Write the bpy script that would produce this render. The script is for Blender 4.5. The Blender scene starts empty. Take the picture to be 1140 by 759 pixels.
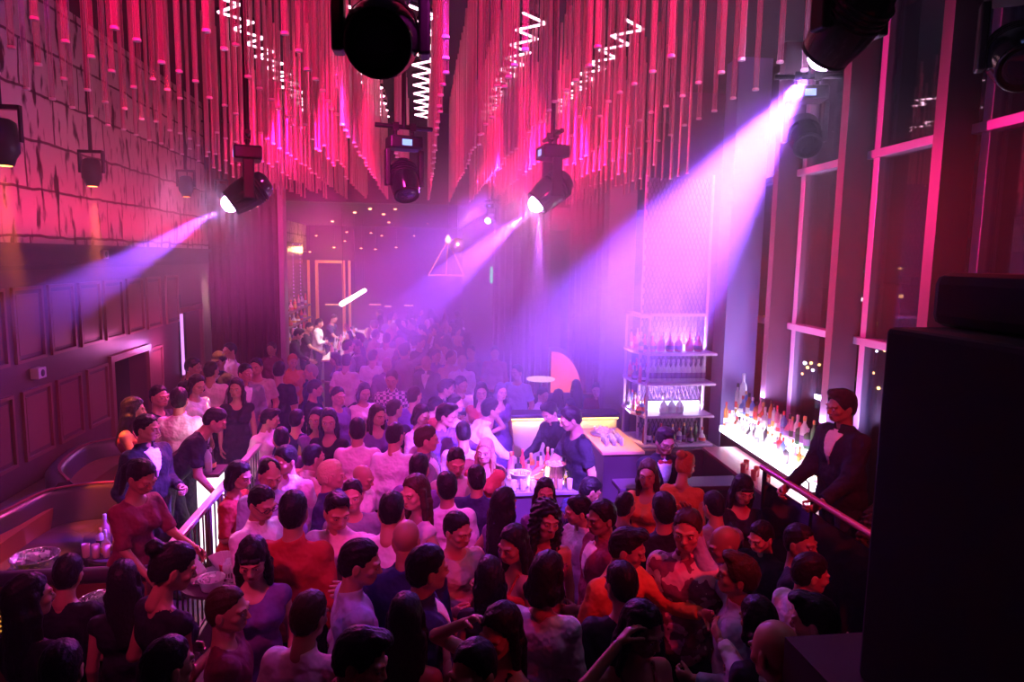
import bpy, math, random
import numpy as np
from mathutils import Vector, Matrix
random.seed(7)
sc = bpy.context.scene; col = sc.collection
# ------------------------------------------------------------------ camera
CAM = (0.0, 0.0, 3.45); FPX = 760.0
def _n(v): v = np.array(v, float); return v/np.linalg.norm(v)
_Y = _n((-100, 94.5, -FPX)); _Z = np.array((100, 6220, FPX), float); _Z = _n(_Z-_Y*(_Z@_Y)); _X = np.cross(_Y, _Z)
_R = np.array([_X, _Y, _Z])                       # rows: world axes, columns: camera axes
cam_data = bpy.data.cameras.new('camera'); cam = bpy.data.objects.new('camera', cam_data); col.objects.link(cam)
cam_data.sensor_width = 36.0; cam_data.lens = 36.0*FPX/1140.0; cam_data.clip_start = .05; cam_data.clip_end = 900
m4 = Matrix([list(r)+[0] for r in _R]+[[0, 0, 0, 1]]); m4.translation = Vector(CAM); cam.matrix_world = m4
sc.camera = cam
def ray(px, py): return _R@np.array(((px-570.0), -(py-379.5), -FPX))
def at(px, py, Y): d = ray(px, py); t = (Y-CAM[1])/d[1]; return Vector([CAM[i]+d[i]*t for i in range(3)])
def onz(px, py, z): d = ray(px, py); t = (z-CAM[2])/d[2]; return Vector([CAM[i]+d[i]*t for i in range(3)])
def onx(px, py, x): d = ray(px, py); t = (x-CAM[0])/d[0]; return Vector([CAM[i]+d[i]*t for i in range(3)])
# ------------------------------------------------------------------ exposure, night sky, lamps
vs = sc.view_settings; vs.view_transform = 'Standard'; vs.look = 'None'; vs.exposure = 0.35; vs.gamma = 1.0; vs.use_curve_mapping = False
cy = sc.cycles
cy.max_bounces = 5; cy.diffuse_bounces = 2; cy.glossy_bounces = 2; cy.transmission_bounces = 4; cy.transparent_max_bounces = 20
cy.volume_bounces = 0; cy.caustics_reflective = False; cy.caustics_refractive = False; cy.sample_clamp_indirect = 3.0; cy.sample_clamp_direct = 0
cy.use_denoising = True; cy.use_adaptive_sampling = False; cy.blur_glossy = 1.0
w = bpy.data.worlds.new('night'); sc.world = w; w.use_nodes = True
w.node_tree.nodes['Background'].inputs[0].default_value = (.010, .006, .022, 1); w.node_tree.nodes['Background'].inputs[1].default_value = .35
def lamp(kind, name, loc, aim, power, color, size=.1, angle=40, blend=.5, sy=None, maxd=None):
    l = bpy.data.lights.new(name, kind); l.energy = power; l.color = color
    if kind == 'SPOT': l.spot_size = math.radians(angle); l.spot_blend = blend; l.shadow_soft_size = size
    elif kind == 'AREA':
        l.size = size
        if sy: l.shape = 'RECTANGLE'; l.size_y = sy
        if angle: l.spread = math.radians(angle)
    else: l.shadow_soft_size = size
    o = bpy.data.objects.new(name, l); col.objects.link(o); o.location = loc
    if aim is not None: o.rotation_euler = (Vector(aim)-Vector(loc)).to_track_quat('-Z', 'Z').to_euler()
    return o
def orient(o, d, x):
    d = Vector(d).normalized(); x = Vector(x); x = (x-d*x.dot(d)).normalized(); y = (-d).cross(x); o.rotation_euler = Matrix((x, y, -d)).transposed().to_euler(); return o
PINK = (1, .045, .30); MAG = (1, .03, .42); RED = (1, .015, .06); VIO = (.38, .10, 1); PUR = (.62, .10, 1)
# stage washes hung under the ceiling
lamp('SPOT', 'wash_pink_back', (-1.4, 9.6, 4.35), (-1.0, 5.8, 1.2), 800, (1, .04, .55), .12, 62, .8)
lamp('SPOT', 'wash_pink_platform', (-2.0, 9.7, 4.3), (-2.5, 6.9, 1.6), 1200, (1, .07, .42), .08, 40, .8)
lamp('SPOT', 'wash_pink_platform_front', (-.5, 5.6, 4.9), (-2.5, 7.8, 1.7), 300, (1, .04, .40), .08, 44, .8)
lamp('SPOT', 'wash_pink_rail', (-2.6, 7.6, 4.4), (-1.9, 5.3, 1.2), 420, (1, .25, .62), .06, 34, .7)
lamp('SPOT', 'wash_pink_front', (-1.8, 1.6, 4.7), (-.9, 6.2, 1.2), 360, PINK, .15, 56, .9)
lamp('SPOT', 'wash_pink_centre', (.4, 2.4, 5.0), (-.1, 7.4, 1.3), 640, (.85, .03, .58), .15, 48, .9)
lamp('SPOT', 'wash_red_right', (2.5, 1.4, 4.5), (1.8, 4.4, 1.0), 420, (1, .008, .05), .12, 66, .9)
lamp('SPOT', 'wash_violet_near', (.0, 3.7, 5.0), (.0, 4.8, 1.2), 130, (.5, .05, .9), .12, 60, .9)
lamp('SPOT', 'wash_violet_centre', (.9, 10.5, 4.35), (.2, 7.0, 1.2), 1300, (.42, .07, 1), .15, 80, .9)
lamp('SPOT', 'wash_violet_far', (.0, 13.6, 4.3), (-.6, 9.8, 1.0), 780, (.24, .04, 1), .2, 95, .9)
lamp('SPOT', 'wash_magenta_far', (-.5, 5.5, 4.9), (-.6, 11.5, 1.2), 430, (1, .03, .42), .2, 50, .9)
lamp('SPOT', 'wash_violet_back_room', (.3, 15.5, 4.2), (.2, 20, .8), 240, (.42, .05, 1), .2, 80, .9)
# red floods added without fixtures to colour the hanging tubes, and the wash on the brick
TR = (1, .004, .15)
lamp('SPOT', 'tube_flood_left', (-1.0, 1.8, 4.7), (-.9, 7.5, 5.5), 430, TR, .15, 64, .8)
lamp('SPOT', 'tube_flood_right', (1.0, 1.8, 4.7), (1.0, 7.5, 5.5), 470, TR, .15, 60, .8)
lamp('SPOT', 'tube_flood_far_left', (-1.3, 6.6, 4.35), (-1.2, 11.0, 5.3), 1000, TR, .1, 70, .8)
lamp('SPOT', 'tube_flood_far_right', (1.5, 6.6, 4.35), (1.8, 11.0, 5.3), 1400, TR, .1, 66, .8)
lamp('SPOT', 'tube_flood_near_left', (-.8, 2.4, 4.6), (-1.9, 4.8, 5.3), 80, TR, .1, 80, .8)
lamp('SPOT', 'tube_flood_near_right', (.9, 2.4, 4.6), (1.6, 4.8, 5.3), 60, TR, .1, 70, .8)
orient(lamp('AREA', 'brick_wash', (-3.80, 7.9, 3.66), None, 75, (1, .012, .15), 12.0, 170, sy=.08), (-.55, 0, 1), (0, 1, 0))
lamp('SPOT', 'brick_violet', (-1.6, 3.4, 5.6), (-4.2, 5.8, 5.5), 260, (.32, .05, 1), .1, 60, .9)
lamp('SPOT', 'panel_red', (-1.6, 5.0, 4.6), (-4.2, 8.5, 2.4), 90, (1, .02, .10), .15, 60, .9)
lamp('SPOT', 'panel_violet', (-1.4, 5.6, 4.4), (-4.2, 8.2, 2.9), 40, (.35, .05, 1), .15, 34, .9)
lamp('SPOT', 'window_magenta', (.6, 8.4, 4.45), (4.7, 7.2, 3.9), 2600, (1, .012, .20), .1, 80, .8)
lamp('SPOT', 'window_blue', (3.6, 8.4, 3.4), (4.7, 9.4, 2.2), 50, (.22, .12, 1), .1, 120, .9)
# ------------------------------------------------------------------ materials
_m = {}
def mat(name, base=(.5, .5, .5), rough=.6, metal=0., emit=None, es=0., bump=None, trans=0., spec=.4, alpha=None, translucent=0., var=0.):
    if name in _m: return _m[name]
    m = bpy.data.materials.new(name); m.use_nodes = True; nt = m.node_tree; b = nt.nodes['Principled BSDF']
    b.inputs['Base Color'].default_value = (*base, 1); b.inputs['Roughness'].default_value = rough; b.inputs['Metallic'].default_value = metal
    b.inputs['Specular IOR Level'].default_value = spec
    if trans: b.inputs['Transmission Weight'].default_value = trans
    if emit: b.inputs['Emission Color'].default_value = (*emit, 1); b.inputs['Emission Strength'].default_value = es
    tc = nt.nodes.new('ShaderNodeTexCoord')
    if var:
        nz = nt.nodes.new('ShaderNodeTexNoise'); nz.inputs['Scale'].default_value = 3.; nt.links.new(tc.outputs['Object'], nz.inputs['Vector'])
        mx = nt.nodes.new('ShaderNodeMix'); mx.data_type = 'RGBA'; nt.links.new(nz.outputs[0], mx.inputs[0])
        mx.inputs[6].default_value = (*[c*(1-var) for c in base], 1); mx.inputs[7].default_value = (*[min(1, c*(1+var)) for c in base], 1)
        nt.links.new(mx.outputs[2], b.inputs['Base Color'])
    if bump:
        nz = nt.nodes.new('ShaderNodeTexNoise'); nz.inputs['Scale'].default_value = bump[0]; nz.inputs['Detail'].default_value = 3.
        bp = nt.nodes.new('ShaderNodeBump'); bp.inputs['Strength'].default_value = bump[1]; bp.inputs['Distance'].default_value = bump[2] if len(bump) > 2 else .02
        nt.links.new(tc.outputs['Object'], nz.inputs['Vector']); nt.links.new(nz.outputs[0], bp.inputs['Height']); nt.links.new(bp.outputs[0], b.inputs['Normal'])
    if translucent:
        tr = nt.nodes.new('ShaderNodeBsdfTranslucent'); tr.inputs[0].default_value = (*base, 1); ms = nt.nodes.new('ShaderNodeMixShader'); ms.inputs[0].default_value = translucent
        out = nt.nodes['Material Output']; nt.links.new(b.outputs[0], ms.inputs[1]); nt.links.new(tr.outputs[0], ms.inputs[2]); nt.links.new(ms.outputs[0], out.inputs[0])
    _m[name] = m; return m
def glow(name, color, s):
    if name in _m: return _m[name]
    m = bpy.data.materials.new(name); m.use_nodes = True; nt = m.node_tree; nt.nodes.remove(nt.nodes['Principled BSDF'])
    e = nt.nodes.new('ShaderNodeEmission'); e.inputs[0].default_value = (*color, 1); e.inputs[1].default_value = s
    nt.links.new(e.outputs[0], nt.nodes['Material Output'].inputs[0]); _m[name] = m; return m
# ------------------------------------------------------------------ modelling helpers
class MB:
    def __init__(s): s.v = []; s.f = []; s.sm = []
    def add(s, vs_, fs, smooth=False):
        o = len(s.v); s.v += [tuple(v) for v in vs_]; s.f += [tuple(i+o for i in f) for f in fs]; s.sm += [smooth]*len(fs); return s
    def box(s, a, b, M=None):
        p = [Vector((x, y, z)) for x in (a[0], b[0]) for y in (a[1], b[1]) for z in (a[2], b[2])]
        if M is not None: p = [M@q for q in p]
        return s.add(p, ((0, 1, 3, 2), (4, 6, 7, 5), (0, 4, 5, 1), (2, 3, 7, 6), (0, 2, 6, 4), (1, 5, 7, 3)))
    def tube(s, a, b, r, r2=None, n=10, caps=True):
        a, b = Vector(a), Vector(b); d = (b-a); q = d.to_track_quat('Z', 'Y'); r2 = r if r2 is None else r2; p = []
        for c, rr in ((a, r), (b, r2)):
            for i in range(n): t = 2*math.pi*i/n; p.append(c+q@Vector((rr*math.cos(t), rr*math.sin(t), 0)))
        fs = [(i, (i+1) % n, n+(i+1) % n, n+i) for i in range(n)]
        s.add(p, fs, True)
        if caps: s.add(p[:n], [tuple(range(n))[::-1]]); s.add(p[n:], [tuple(range(n))])
        return s
    def lathe(s, prof, n=16, c=(0, 0, 0), M=None, smooth=True):
        p = []
        for r, z in prof:
            for i in range(n):
                t = 2*math.pi*i/n; q = Vector((r*math.cos(t), r*math.sin(t), z)); q = (M@q) if M is not None else q; p.append(q+Vector(c))
        fs = [(k*n+i, k*n+(i+1) % n, (k+1)*n+(i+1) % n, (k+1)*n+i) for k in range(len(prof)-1) for i in range(n)]
        fs2 = [tuple(range(n))[::-1], tuple((len(prof)-1)*n+i for i in range(n))]
        s.add(p, fs, smooth)
        if prof[0][0] > 1e-4: s.add(p[:n], [tuple(range(n))[::-1]])
        if prof[-1][0] > 1e-4: s.add(p[-n:], [tuple(range(n))])
        return s
    def path(s, pts, r, n=8):
        for a, b in zip(pts[:-1], pts[1:]): s.tube(a, b, r, n=n)
        return s
    def prism(s, poly, z0, z1):
        n = len(poly); p = [(x, y, z0) for x, y in poly]+[(x, y, z1) for x, y in poly]
        return s.add(p, [tuple(range(n))[::-1], tuple(range(n, 2*n))]+[(i, (i+1) % n, n+(i+1) % n, n+i) for i in range(n)])
    def sweep(s, pts, prof, smooth=False):
        """prof: (out, z) section swept along a plan polyline"""
        P = [Vector((p[0], p[1], 0)) for p in pts]; k = len(prof); vs_ = []
        for i, p in enumerate(P):
            a = P[max(0, i-1)]; b = P[min(len(P)-1, i+1)]; d = (b-a).normalized(); nn = Vector((d.y, -d.x, 0))
            for o, z in prof: q = p+nn*o; vs_.append((q.x, q.y, z))
        fs = [(i*k+j, i*k+(j+1) % k, (i+1)*k+(j+1) % k, (i+1)*k+j) for i in range(len(P)-1) for j in range(k)]
        s.add(vs_, fs, smooth); s.add(vs_[:k], [tuple(range(k))]); s.add(vs_[-k:], [tuple(range(k))[::-1]]); return s
    def me(s, name):
        me = bpy.data.meshes.new(name); me.from_pydata(s.v, [], s.f); me.polygons.foreach_set('use_smooth', s.sm); me.update(); return me
    def build(s, name, m, parent=None, loc=None, rz=0, kind=None):
        me = s.me(name); o = bpy.data.objects.new(name, me); col.objects.link(o); me.materials.append(m)
        if parent: o.parent = parent
        if loc is not None: o.location = loc
        o.rotation_euler.z = rz
        if kind: o['kind'] = kind
        return o
def bevel(o, wdt=.01, seg=2):
    b = o.modifiers.new('edge', 'BEVEL'); b.width = wdt; b.segments = seg; b.limit_method = 'ANGLE'; return o
def tag(o, label, cat, group=None):
    o['label'] = label; o['category'] = cat
    if group: o['group'] = group
    return o
def thing(name, label, cat, loc=(0, 0, 0), rz=0, group=None):
    o = bpy.data.objects.new(name, None); col.objects.link(o); o.location = loc; o.rotation_euler.z = rz; o.empty_display_size = .1
    return tag(o, label, cat, group)
def dup(root, loc, rz=0, label=None, group=None, scale=None):
    r = root.copy(); col.objects.link(r); r.location = loc; r.rotation_euler.z = rz
    if scale: r.scale = scale if hasattr(scale, '__len__') else (scale,)*3
    if label: r['label'] = label
    if group: r['group'] = group
    for ch in list(root.children):
        c = ch.copy(); col.objects.link(c); c.parent = r
        for g in list(ch.children): d = g.copy(); col.objects.link(d); d.parent = c
    return r
def struct(mb, name, m): return mb.build(name, m, kind='structure')
HAZE = .007
CHECK = 0
# ------------------------------------------------------------------ haze that fills the room
hz = bpy.data.materials.new('club_haze'); hz.use_nodes = True; nt = hz.node_tree; nt.nodes.remove(nt.nodes['Principled BSDF'])
vsn = nt.nodes.new('ShaderNodeVolumeScatter'); vsn.inputs['Color'].default_value = (1, 1, 1, 1); vsn.inputs['Density'].default_value = HAZE; vsn.inputs['Anisotropy'].default_value = 0.
nt.links.new(vsn.outputs[0], nt.nodes['Material Output'].inputs['Volume'])
o = MB().box((-4.15, 2.3, .004), (4.0, 25.9, 6.22)).build('haze', hz, kind='stuff')
tag(o, 'thin stage haze hanging through the whole club', 'haze')
def haze_bank(c, r, dens, label, rot=0.):  # thicker pockets of haze, added and shaped so that the lamp beams show
    m = bpy.data.materials.new('haze_bank'); m.use_nodes = True; nt = m.node_tree; nt.nodes.remove(nt.nodes['Principled BSDF'])
    tc = nt.nodes.new('ShaderNodeTexCoord'); ln = nt.nodes.new('ShaderNodeVectorMath'); ln.operation = 'LENGTH'; nt.links.new(tc.outputs['Object'], ln.inputs[0])
    mr = nt.nodes.new('ShaderNodeMapRange'); mr.interpolation_type = 'SMOOTHSTEP'; mr.inputs[1].default_value = .25; mr.inputs[2].default_value = .97; mr.inputs[3].default_value = 1.; mr.inputs[4].default_value = 0.; nt.links.new(ln.outputs['Value'], mr.inputs[0])
    nz = nt.nodes.new('ShaderNodeTexNoise'); nz.inputs['Scale'].default_value = 1.6; nz.inputs['Detail'].default_value = 2.; nt.links.new(tc.outputs['Object'], nz.inputs['Vector'])
    m2 = nt.nodes.new('ShaderNodeMapRange'); m2.inputs[1].default_value = .3; m2.inputs[2].default_value = .7; m2.inputs[3].default_value = .55*dens; m2.inputs[4].default_value = 1.45*dens; nt.links.new(nz.outputs[0], m2.inputs[0])
    mu = nt.nodes.new('ShaderNodeMath'); mu.operation = 'MULTIPLY'; nt.links.new(mr.outputs[0], mu.inputs[0]); nt.links.new(m2.outputs[0], mu.inputs[1])
    v = nt.nodes.new('ShaderNodeVolumeScatter'); v.inputs['Color'].default_value = (1, 1, 1, 1); v.inputs['Anisotropy'].default_value = 0.; nt.links.new(mu.outputs[0], v.inputs['Density']); nt.links.new(v.outputs[0], nt.nodes['Material Output'].inputs['Volume'])
    o = MB().lathe([(math.sin(a*math.pi/14), -math.cos(a*math.pi/14)) for a in range(15)], 24).build('haze', m, kind='stuff'); o.location = c; o.scale = r; o.rotation_euler.z = rot
    return tag(o, label, 'haze')
haze_bank((1.35, 4.4, 3.5), (1.6, 3.3, 1.5), .20, 'thick bank of haze around the bright violet beam')
haze_bank((.45, 9.4, 2.9), (2.6, 5.6, 2.5), .105, 'violet bank of haze over the back of the dance floor')
haze_bank((.75, 6.9, 3.75), (1.7, 2.0, .95), .14, 'bank of haze around the middle stage light')
haze_bank((-2.2, 6.3, 3.7), (2.1, 2.6, 1.2), .11, 'bank of haze in the beam beside the panelled wall')
# ------------------------------------------------------------------ room shell
WX = -4.2
def gx(Y): return 4.55+.059*Y
dark = mat('dark_paint', (.035, .022, .03), .7, bump=(30, .15)); floor_m = mat('dark_floor', (.05, .035, .04), .35, var=.3)
struct(MB().box((-7, -3, -.1), (5.35, 32, 0)), 'floor', floor_m)
struct(MB().box((-7, -3, 6.3), (5.35, 32, 6.4)), 'ceiling', mat('ceiling_paint', (.012, .008, .014), .8))
panel_m = mat('wall_panel_paint', (.13, .03, .045), .42, bump=(6, .1), var=.15)
struct(MB().box((WX-.25, -3, 0), (WX, 9.81, 3.25)).box((WX-.25, 9.81, 1.95), (WX, 11.0, 3.25)).box((WX-.25, 11.0, 0), (WX, 12.57, 3.25)).box((WX-.25, 12.57, 2.4), (WX, 13.6, 3.25)).box((WX-.25, 13.6, 0), (WX, 32, 3.25)), 'wall_left', panel_m)
# brick: big rough blocks with dark ragged joints
bk = bpy.data.materials.new('rough_block'); bk.use_nodes = True; nt = bk.node_tree; b = nt.nodes['Principled BSDF']; b.inputs['Roughness'].default_value = .85
tc = nt.nodes.new('ShaderNodeTexCoord'); sx = nt.nodes.new('ShaderNodeSeparateXYZ'); cb = nt.nodes.new('ShaderNodeCombineXYZ'); nt.links.new(tc.outputs['Object'], sx.inputs[0]); nt.links.new(sx.outputs[1], cb.inputs[0]); nt.links.new(sx.outputs[2], cb.inputs[1])
nw = nt.nodes.new('ShaderNodeTexNoise'); nw.inputs['Scale'].default_value = 2.4; nw.inputs['Detail'].default_value = 5.; nt.links.new(tc.outputs['Object'], nw.inputs['Vector'])
ad = nt.nodes.new('ShaderNodeVectorMath'); ad.operation = 'MULTIPLY_ADD'; nt.links.new(nw.outputs['Color'], ad.inputs[0]); ad.inputs[1].default_value = (.09, .09, 0); nt.links.new(cb.outputs[0], ad.inputs[2])
br = nt.nodes.new('ShaderNodeTexBrick'); br.inputs['Scale'].default_value = 1.; br.inputs['Brick Width'].default_value = 1.25; br.inputs['Row Height'].default_value = .52; br.inputs['Mortar Size'].default_value = .018; br.inputs['Mortar Smooth'].default_value = .4
br.inputs['Color1'].default_value = (.55, .46, .44, 1); br.inputs['Color2'].default_value = (.46, .38, .37, 1); br.inputs['Mortar'].default_value = (.10, .05, .06, 1)
nt.links.new(ad.outputs[0], br.inputs['Vector'])
n2 = nt.nodes.new('ShaderNodeTexNoise'); n2.inputs['Scale'].default_value = 5.5; n2.inputs['Detail'].default_value = 6.; mp = nt.nodes.new('ShaderNodeMapping'); mp.inputs['Scale'].default_value = (1, 1.6, .5); nt.links.new(tc.outputs['Object'], mp.inputs[0]); nt.links.new(mp.outputs[0], n2.inputs['Vector'])
rp = nt.nodes.new('ShaderNodeValToRGB'); rp.color_ramp.elements[0].position = .36; rp.color_ramp.elements[0].color = (.06, .03, .03, 1); rp.color_ramp.elements[1].position = .46; nt.links.new(n2.outputs[0], rp.inputs[0])
mx = nt.nodes.new('ShaderNodeMix'); mx.data_type = 'RGBA'; mx.blend_type = 'MULTIPLY'; mx.inputs[0].default_value = 1; nt.links.new(br.outputs[0], mx.inputs[6]); nt.links.new(rp.outputs[0], mx.inputs[7]); nt.links.new(mx.outputs[2], b.inputs['Base Color'])
bp = nt.nodes.new('ShaderNodeBump'); bp.inputs['Strength'].default_value = .8; bp.inputs['Distance'].default_value = .05; nt.links.new(mx.outputs[2], bp.inputs['Height']); nt.links.new(bp.outputs[0], b.inputs['Normal'])
struct(MB().box((WX-.25, -3, 3.52), (WX, 32, 6.3)), 'wall_brick', bk)
# cornice between the panelling and the blocks
struct(MB().box((WX-.2, -3, 3.24), (WX+.10, 14.2, 3.29)).box((WX-.2, -3, 3.29), (WX+.05, 14.2, 3.46)).box((WX-.2, -3, 3.46), (WX+.13, 14.2, 3.52)), 'trim_cornice', mat('cornice_paint', (.10, .03, .05), .6))
# raised mouldings round every wall panel
mould = mat('moulding_paint', (.24, .055, .06), .4)
def frame_yz(mb, y0, y1, z0, z1, wd=.035, dp=.03, x=WX):
    for a, b in (((x, y0, z0), (x+dp, y1, z0+wd)), ((x, y0, z1-wd), (x+dp, y1, z1)), ((x, y0, z0+wd), (x+dp, y0+wd, z1-wd)), ((x, y1-wd, z0+wd), (x+dp, y1, z1-wd))): mb.box(a, b)
    mb.box((x, y0+.08, z0+.08), (x+.012, y1-.08, z1-.08))
py = [5.55, 6.24, 6.93, 7.63, 8.32, 9.01, 9.69, 10.40, 11.10, 11.90]
for k, y in enumerate(py): mb = MB(); frame_yz(mb, y, y+.57, 2.26, 3.06); struct(mb, 'trim_%d' % (k+1), mould)
for k, y in enumerate((5.6, 6.28, 6.95, 7.68, 8.38, 9.10, 11.14)): mb = MB(); frame_yz(mb, y, y+(.57 if k < 6 else .5), 1.20, 1.96); struct(mb, 'trim_%d' % (k+21), mould)
struct(MB().box((WX, -3, .0), (WX+.03, 9.7, .12)), 'baseboard_left', mould)
# doorways in the panelled wall
for k, (a, b, h) in enumerate(((9.81, 11.0, 1.95), (12.57, 13.6, 2.4))):
    mb = MB().box((WX-.02, a-.09, .9), (WX+.05, a, h+.09)).box((WX-.02, b, 0), (WX+.05, b+.09, h+.09)).box((WX-.02, a, h), (WX+.05, b, h+.09))
    d_ = struct(mb, 'door_%d' % (k+1), mould)
struct(MB().box((-6.5, 8.9, 0), (-6.4, 14.4, 3.2)).box((-6.5, 14.2, 0), (WX-.25, 14.4, 3.2)).box((-6.5, 8.9, 0), (WX-.25, 9.0, 3.2)).box((-6.5, 8.9, 3.15), (WX-.25, 14.4, 3.24)), 'wall_corridor', dark)
# bulkhead and back room
struct(MB().box((-4.2, 14.25, 4.5), (5.35, 14.6, 6.3)), 'wall_bulkhead', mat('bulkhead_paint', (.03, .012, .03), .7))
struct(MB().box((-4.2, 14.6, 4.5), (5.35, 31, 4.6)), 'ceiling_back_room', mat('ceiling_paint'))
struct(MB().box((-7, 26, 0), (5.35, 26.2, 4.6)), 'wall_back', mat('back_wall_paint', (.10, .035, .07), .5, var=.3))
struct(MB().box((1.5, 14.6, 0), (1.7, 26, 4.6)), 'wall_back_room_right', mat('back_wall_paint'))
struct(MB().box((4.3, 11.6, 0), (5.35, 11.8, 6.3)), 'wall_right_return', mat('plum_plaster', (.16, .08, .22), .6))
struct(MB().box((-7, -3.1, 0), (5.35, -3, 6.3)), 'wall_rear', dark)
# glazed wall of the tower
fin_m = mat('mullion_metal', (.10, .05, .085), .42, .1); fr_m = mat('frame_metal', (.34, .26, .42), .35, .3)
glass = bpy.data.materials.new('window_glass'); glass.use_nodes = True; nt = glass.node_tree; nt.nodes.remove(nt.nodes['Principled BSDF'])
g1 = nt.nodes.new('ShaderNodeBsdfTransparent'); g1.inputs[0].default_value = (.80, .80, .86, 1); g2 = nt.nodes.new('ShaderNodeBsdfGlossy'); g2.inputs['Roughness'].default_value = .02; g2.inputs[0].default_value = (.9, .9, .9, 1)
g3 = nt.nodes.new('ShaderNodeMixShader'); fz = nt.nodes.new('ShaderNodeFresnel'); fz.inputs[0].default_value = 1.45; nt.links.new(fz.outputs[0], g3.inputs[0])
fz2 = nt.nodes.new('ShaderNodeMath'); fz2.operation = 'MULTIPLY'; fz2.inputs[1].default_value = .55; nt.links.new(fz.outputs[0], fz2.inputs[0]); nt.links.new(fz2.outputs[0], g3.inputs[0]); nt.links.new(g1.outputs[0], g3.inputs[1]); nt.links.new(g2.outputs[0], g3.inputs[2]); nt.links.new(g3.outputs[0], nt.nodes['Material Output'].inputs[0]); _m['window_glass'] = glass
fins = [2.46, 4.03, 5.60, 7.16, 8.76, 10.36]
for k, y in enumerate(fins):
    x1 = gx(y); struct(MB().box((x1-.36, y, 0), (x1-.04, y+.13, 6.3)), 'window_%d' % (k+1), fin_m)
    bevel(struct(MB().box((x1-.09, y-.20, .4), (x1+.04, y-.10, 6.3)), 'window_%d' % (k+11), fr_m), .008)
for k, (y0, y1) in enumerate(zip([-1.]+fins[:-1], fins)):
    A = Vector((gx(y0), y0, 0)); B = Vector((gx(y1), y1, 0)); d = B-A
    M = Matrix.Translation(A) @ Matrix.Rotation(math.atan2(d.y, d.x)-math.pi/2, 4, 'Z'); L = d.length
    p = MB().box((-.006, 0, .3), (.006, L, 6.3), M); struct(p, 'window_%d' % (k+21), glass)
    f = MB()
    for z in (.32, 2.58, 4.63): f.box((-.10, .13, z-.045), (.05, L, z+.045), M)
    bevel(struct(f, 'window_%d' % (k+31), fr_m), .008)
struct(MB().add([(gx(-1)-.2, -1, 0), (gx(-1)+.1, -1, 0), (gx(11.7)+.1, 11.7, 0), (gx(11.7)-.2, 11.7, 0), (gx(-1)-.2, -1, .3), (gx(-1)+.1, -1, .3), (gx(11.7)+.1, 11.7, .3), (gx(11.7)-.2, 11.7, .3)], ((0, 1, 2, 3), (4, 7, 6, 5), (0, 4, 5, 1), (1, 5, 6, 2), (2, 6, 7, 3), (3, 7, 4, 0))), 'wall_right', dark)
plum = mat('plum_plaster')
struct(MB().box((4.42, 9.5, 0), (4.92, 9.9, 6.3)), 'column_by_window', mat('blue_grey_plaster', (.22, .16, .42), .6))
bevel(struct(MB().box((3.02, 11.0, 0), (3.5, 11.35, 6.3)), 'column_behind_bar', mat('rose_plaster', (.34, .22, .34), .55)), .03)
# raised floors
struct(MB().box((WX, 3.9, 0), (-1.86, 13.0, .25)), 'floor_platform', mat('platform_boards', (.06, .025, .03), .4, var=.3))
struct(MB().box((2.82, 3.35, 0), (4.6, 6.15, .75)), 'floor_landing', dark)
# ------------------------------------------------------------------ the city beyond the glass
def facade(name, seed, warm, dens):
    m = bpy.data.materials.new(name); m.use_nodes = True; nt = m.node_tree; b = nt.nodes['Principled BSDF']; b.inputs['Base Color'].default_value = (.01, .01, .014, 1)
    tc = nt.nodes.new('ShaderNodeTexCoord'); sx = nt.nodes.new('ShaderNodeSeparateXYZ'); nt.links.new(tc.outputs['Object'], sx.inputs[0])
    ad = nt.nodes.new('ShaderNodeMath'); nt.links.new(sx.outputs[0], ad.inputs[0]); nt.links.new(sx.outputs[1], ad.inputs[1])
    def grid(src, sp, on):
        d = nt.nodes.new('ShaderNodeMath'); d.operation = 'DIVIDE'; nt.links.new(src, d.inputs[0]); d.inputs[1].default_value = sp
        fl = nt.nodes.new('ShaderNodeMath'); fl.operation = 'FLOOR'; nt.links.new(d.outputs[0], fl.inputs[0]); fr = nt.nodes.new('ShaderNodeMath'); fr.operation = 'FRACT'; nt.links.new(d.outputs[0], fr.inputs[0])
        lt = nt.nodes.new('ShaderNodeMath'); lt.operation = 'LESS_THAN'; nt.links.new(fr.outputs[0], lt.inputs[0]); lt.inputs[1].default_value = on; return fl.outputs[0], lt.outputs[0]
    i, a = grid(ad.outputs[0], 2.2, .55); j, c = grid(sx.outputs[2], 3.2, .45)
    cbn = nt.nodes.new('ShaderNodeCombineXYZ'); nt.links.new(i, cbn.inputs[0]); nt.links.new(j, cbn.inputs[1]); cbn.inputs[2].default_value = seed
    wn = nt.nodes.new('ShaderNodeTexWhiteNoise'); nt.links.new(cbn.outputs[0], wn.inputs[0]); gt = nt.nodes.new('ShaderNodeMath'); gt.operation = 'GREATER_THAN'; gt.inputs[1].default_value = 1-dens; nt.links.new(wn.outputs[0], gt.inputs[0])
    p = nt.nodes.new('ShaderNodeMath'); p.operation = 'MULTIPLY'; nt.links.new(a, p.inputs[0]); nt.links.new(c, p.inputs[1]); q = nt.nodes.new('ShaderNodeMath'); q.operation = 'MULTIPLY'; nt.links.new(p.outputs[0], q.inputs[0]); nt.links.new(gt.outputs[0], q.inputs[1])
    r = nt.nodes.new('ShaderNodeMath'); r.operation = 'MULTIPLY'; r.inputs[1].default_value = 1.3; nt.links.new(q.outputs[0], r.inputs[0])
    b.inputs['Emission Color'].default_value = (*warm, 1); nt.links.new(r.outputs[0], b.inputs['Emission Strength']); return m
bf = [facade('facade_warm', 1, (1, .55, .2), .16), facade('facade_white', 4, (.8, .85, 1), .12)]
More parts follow.
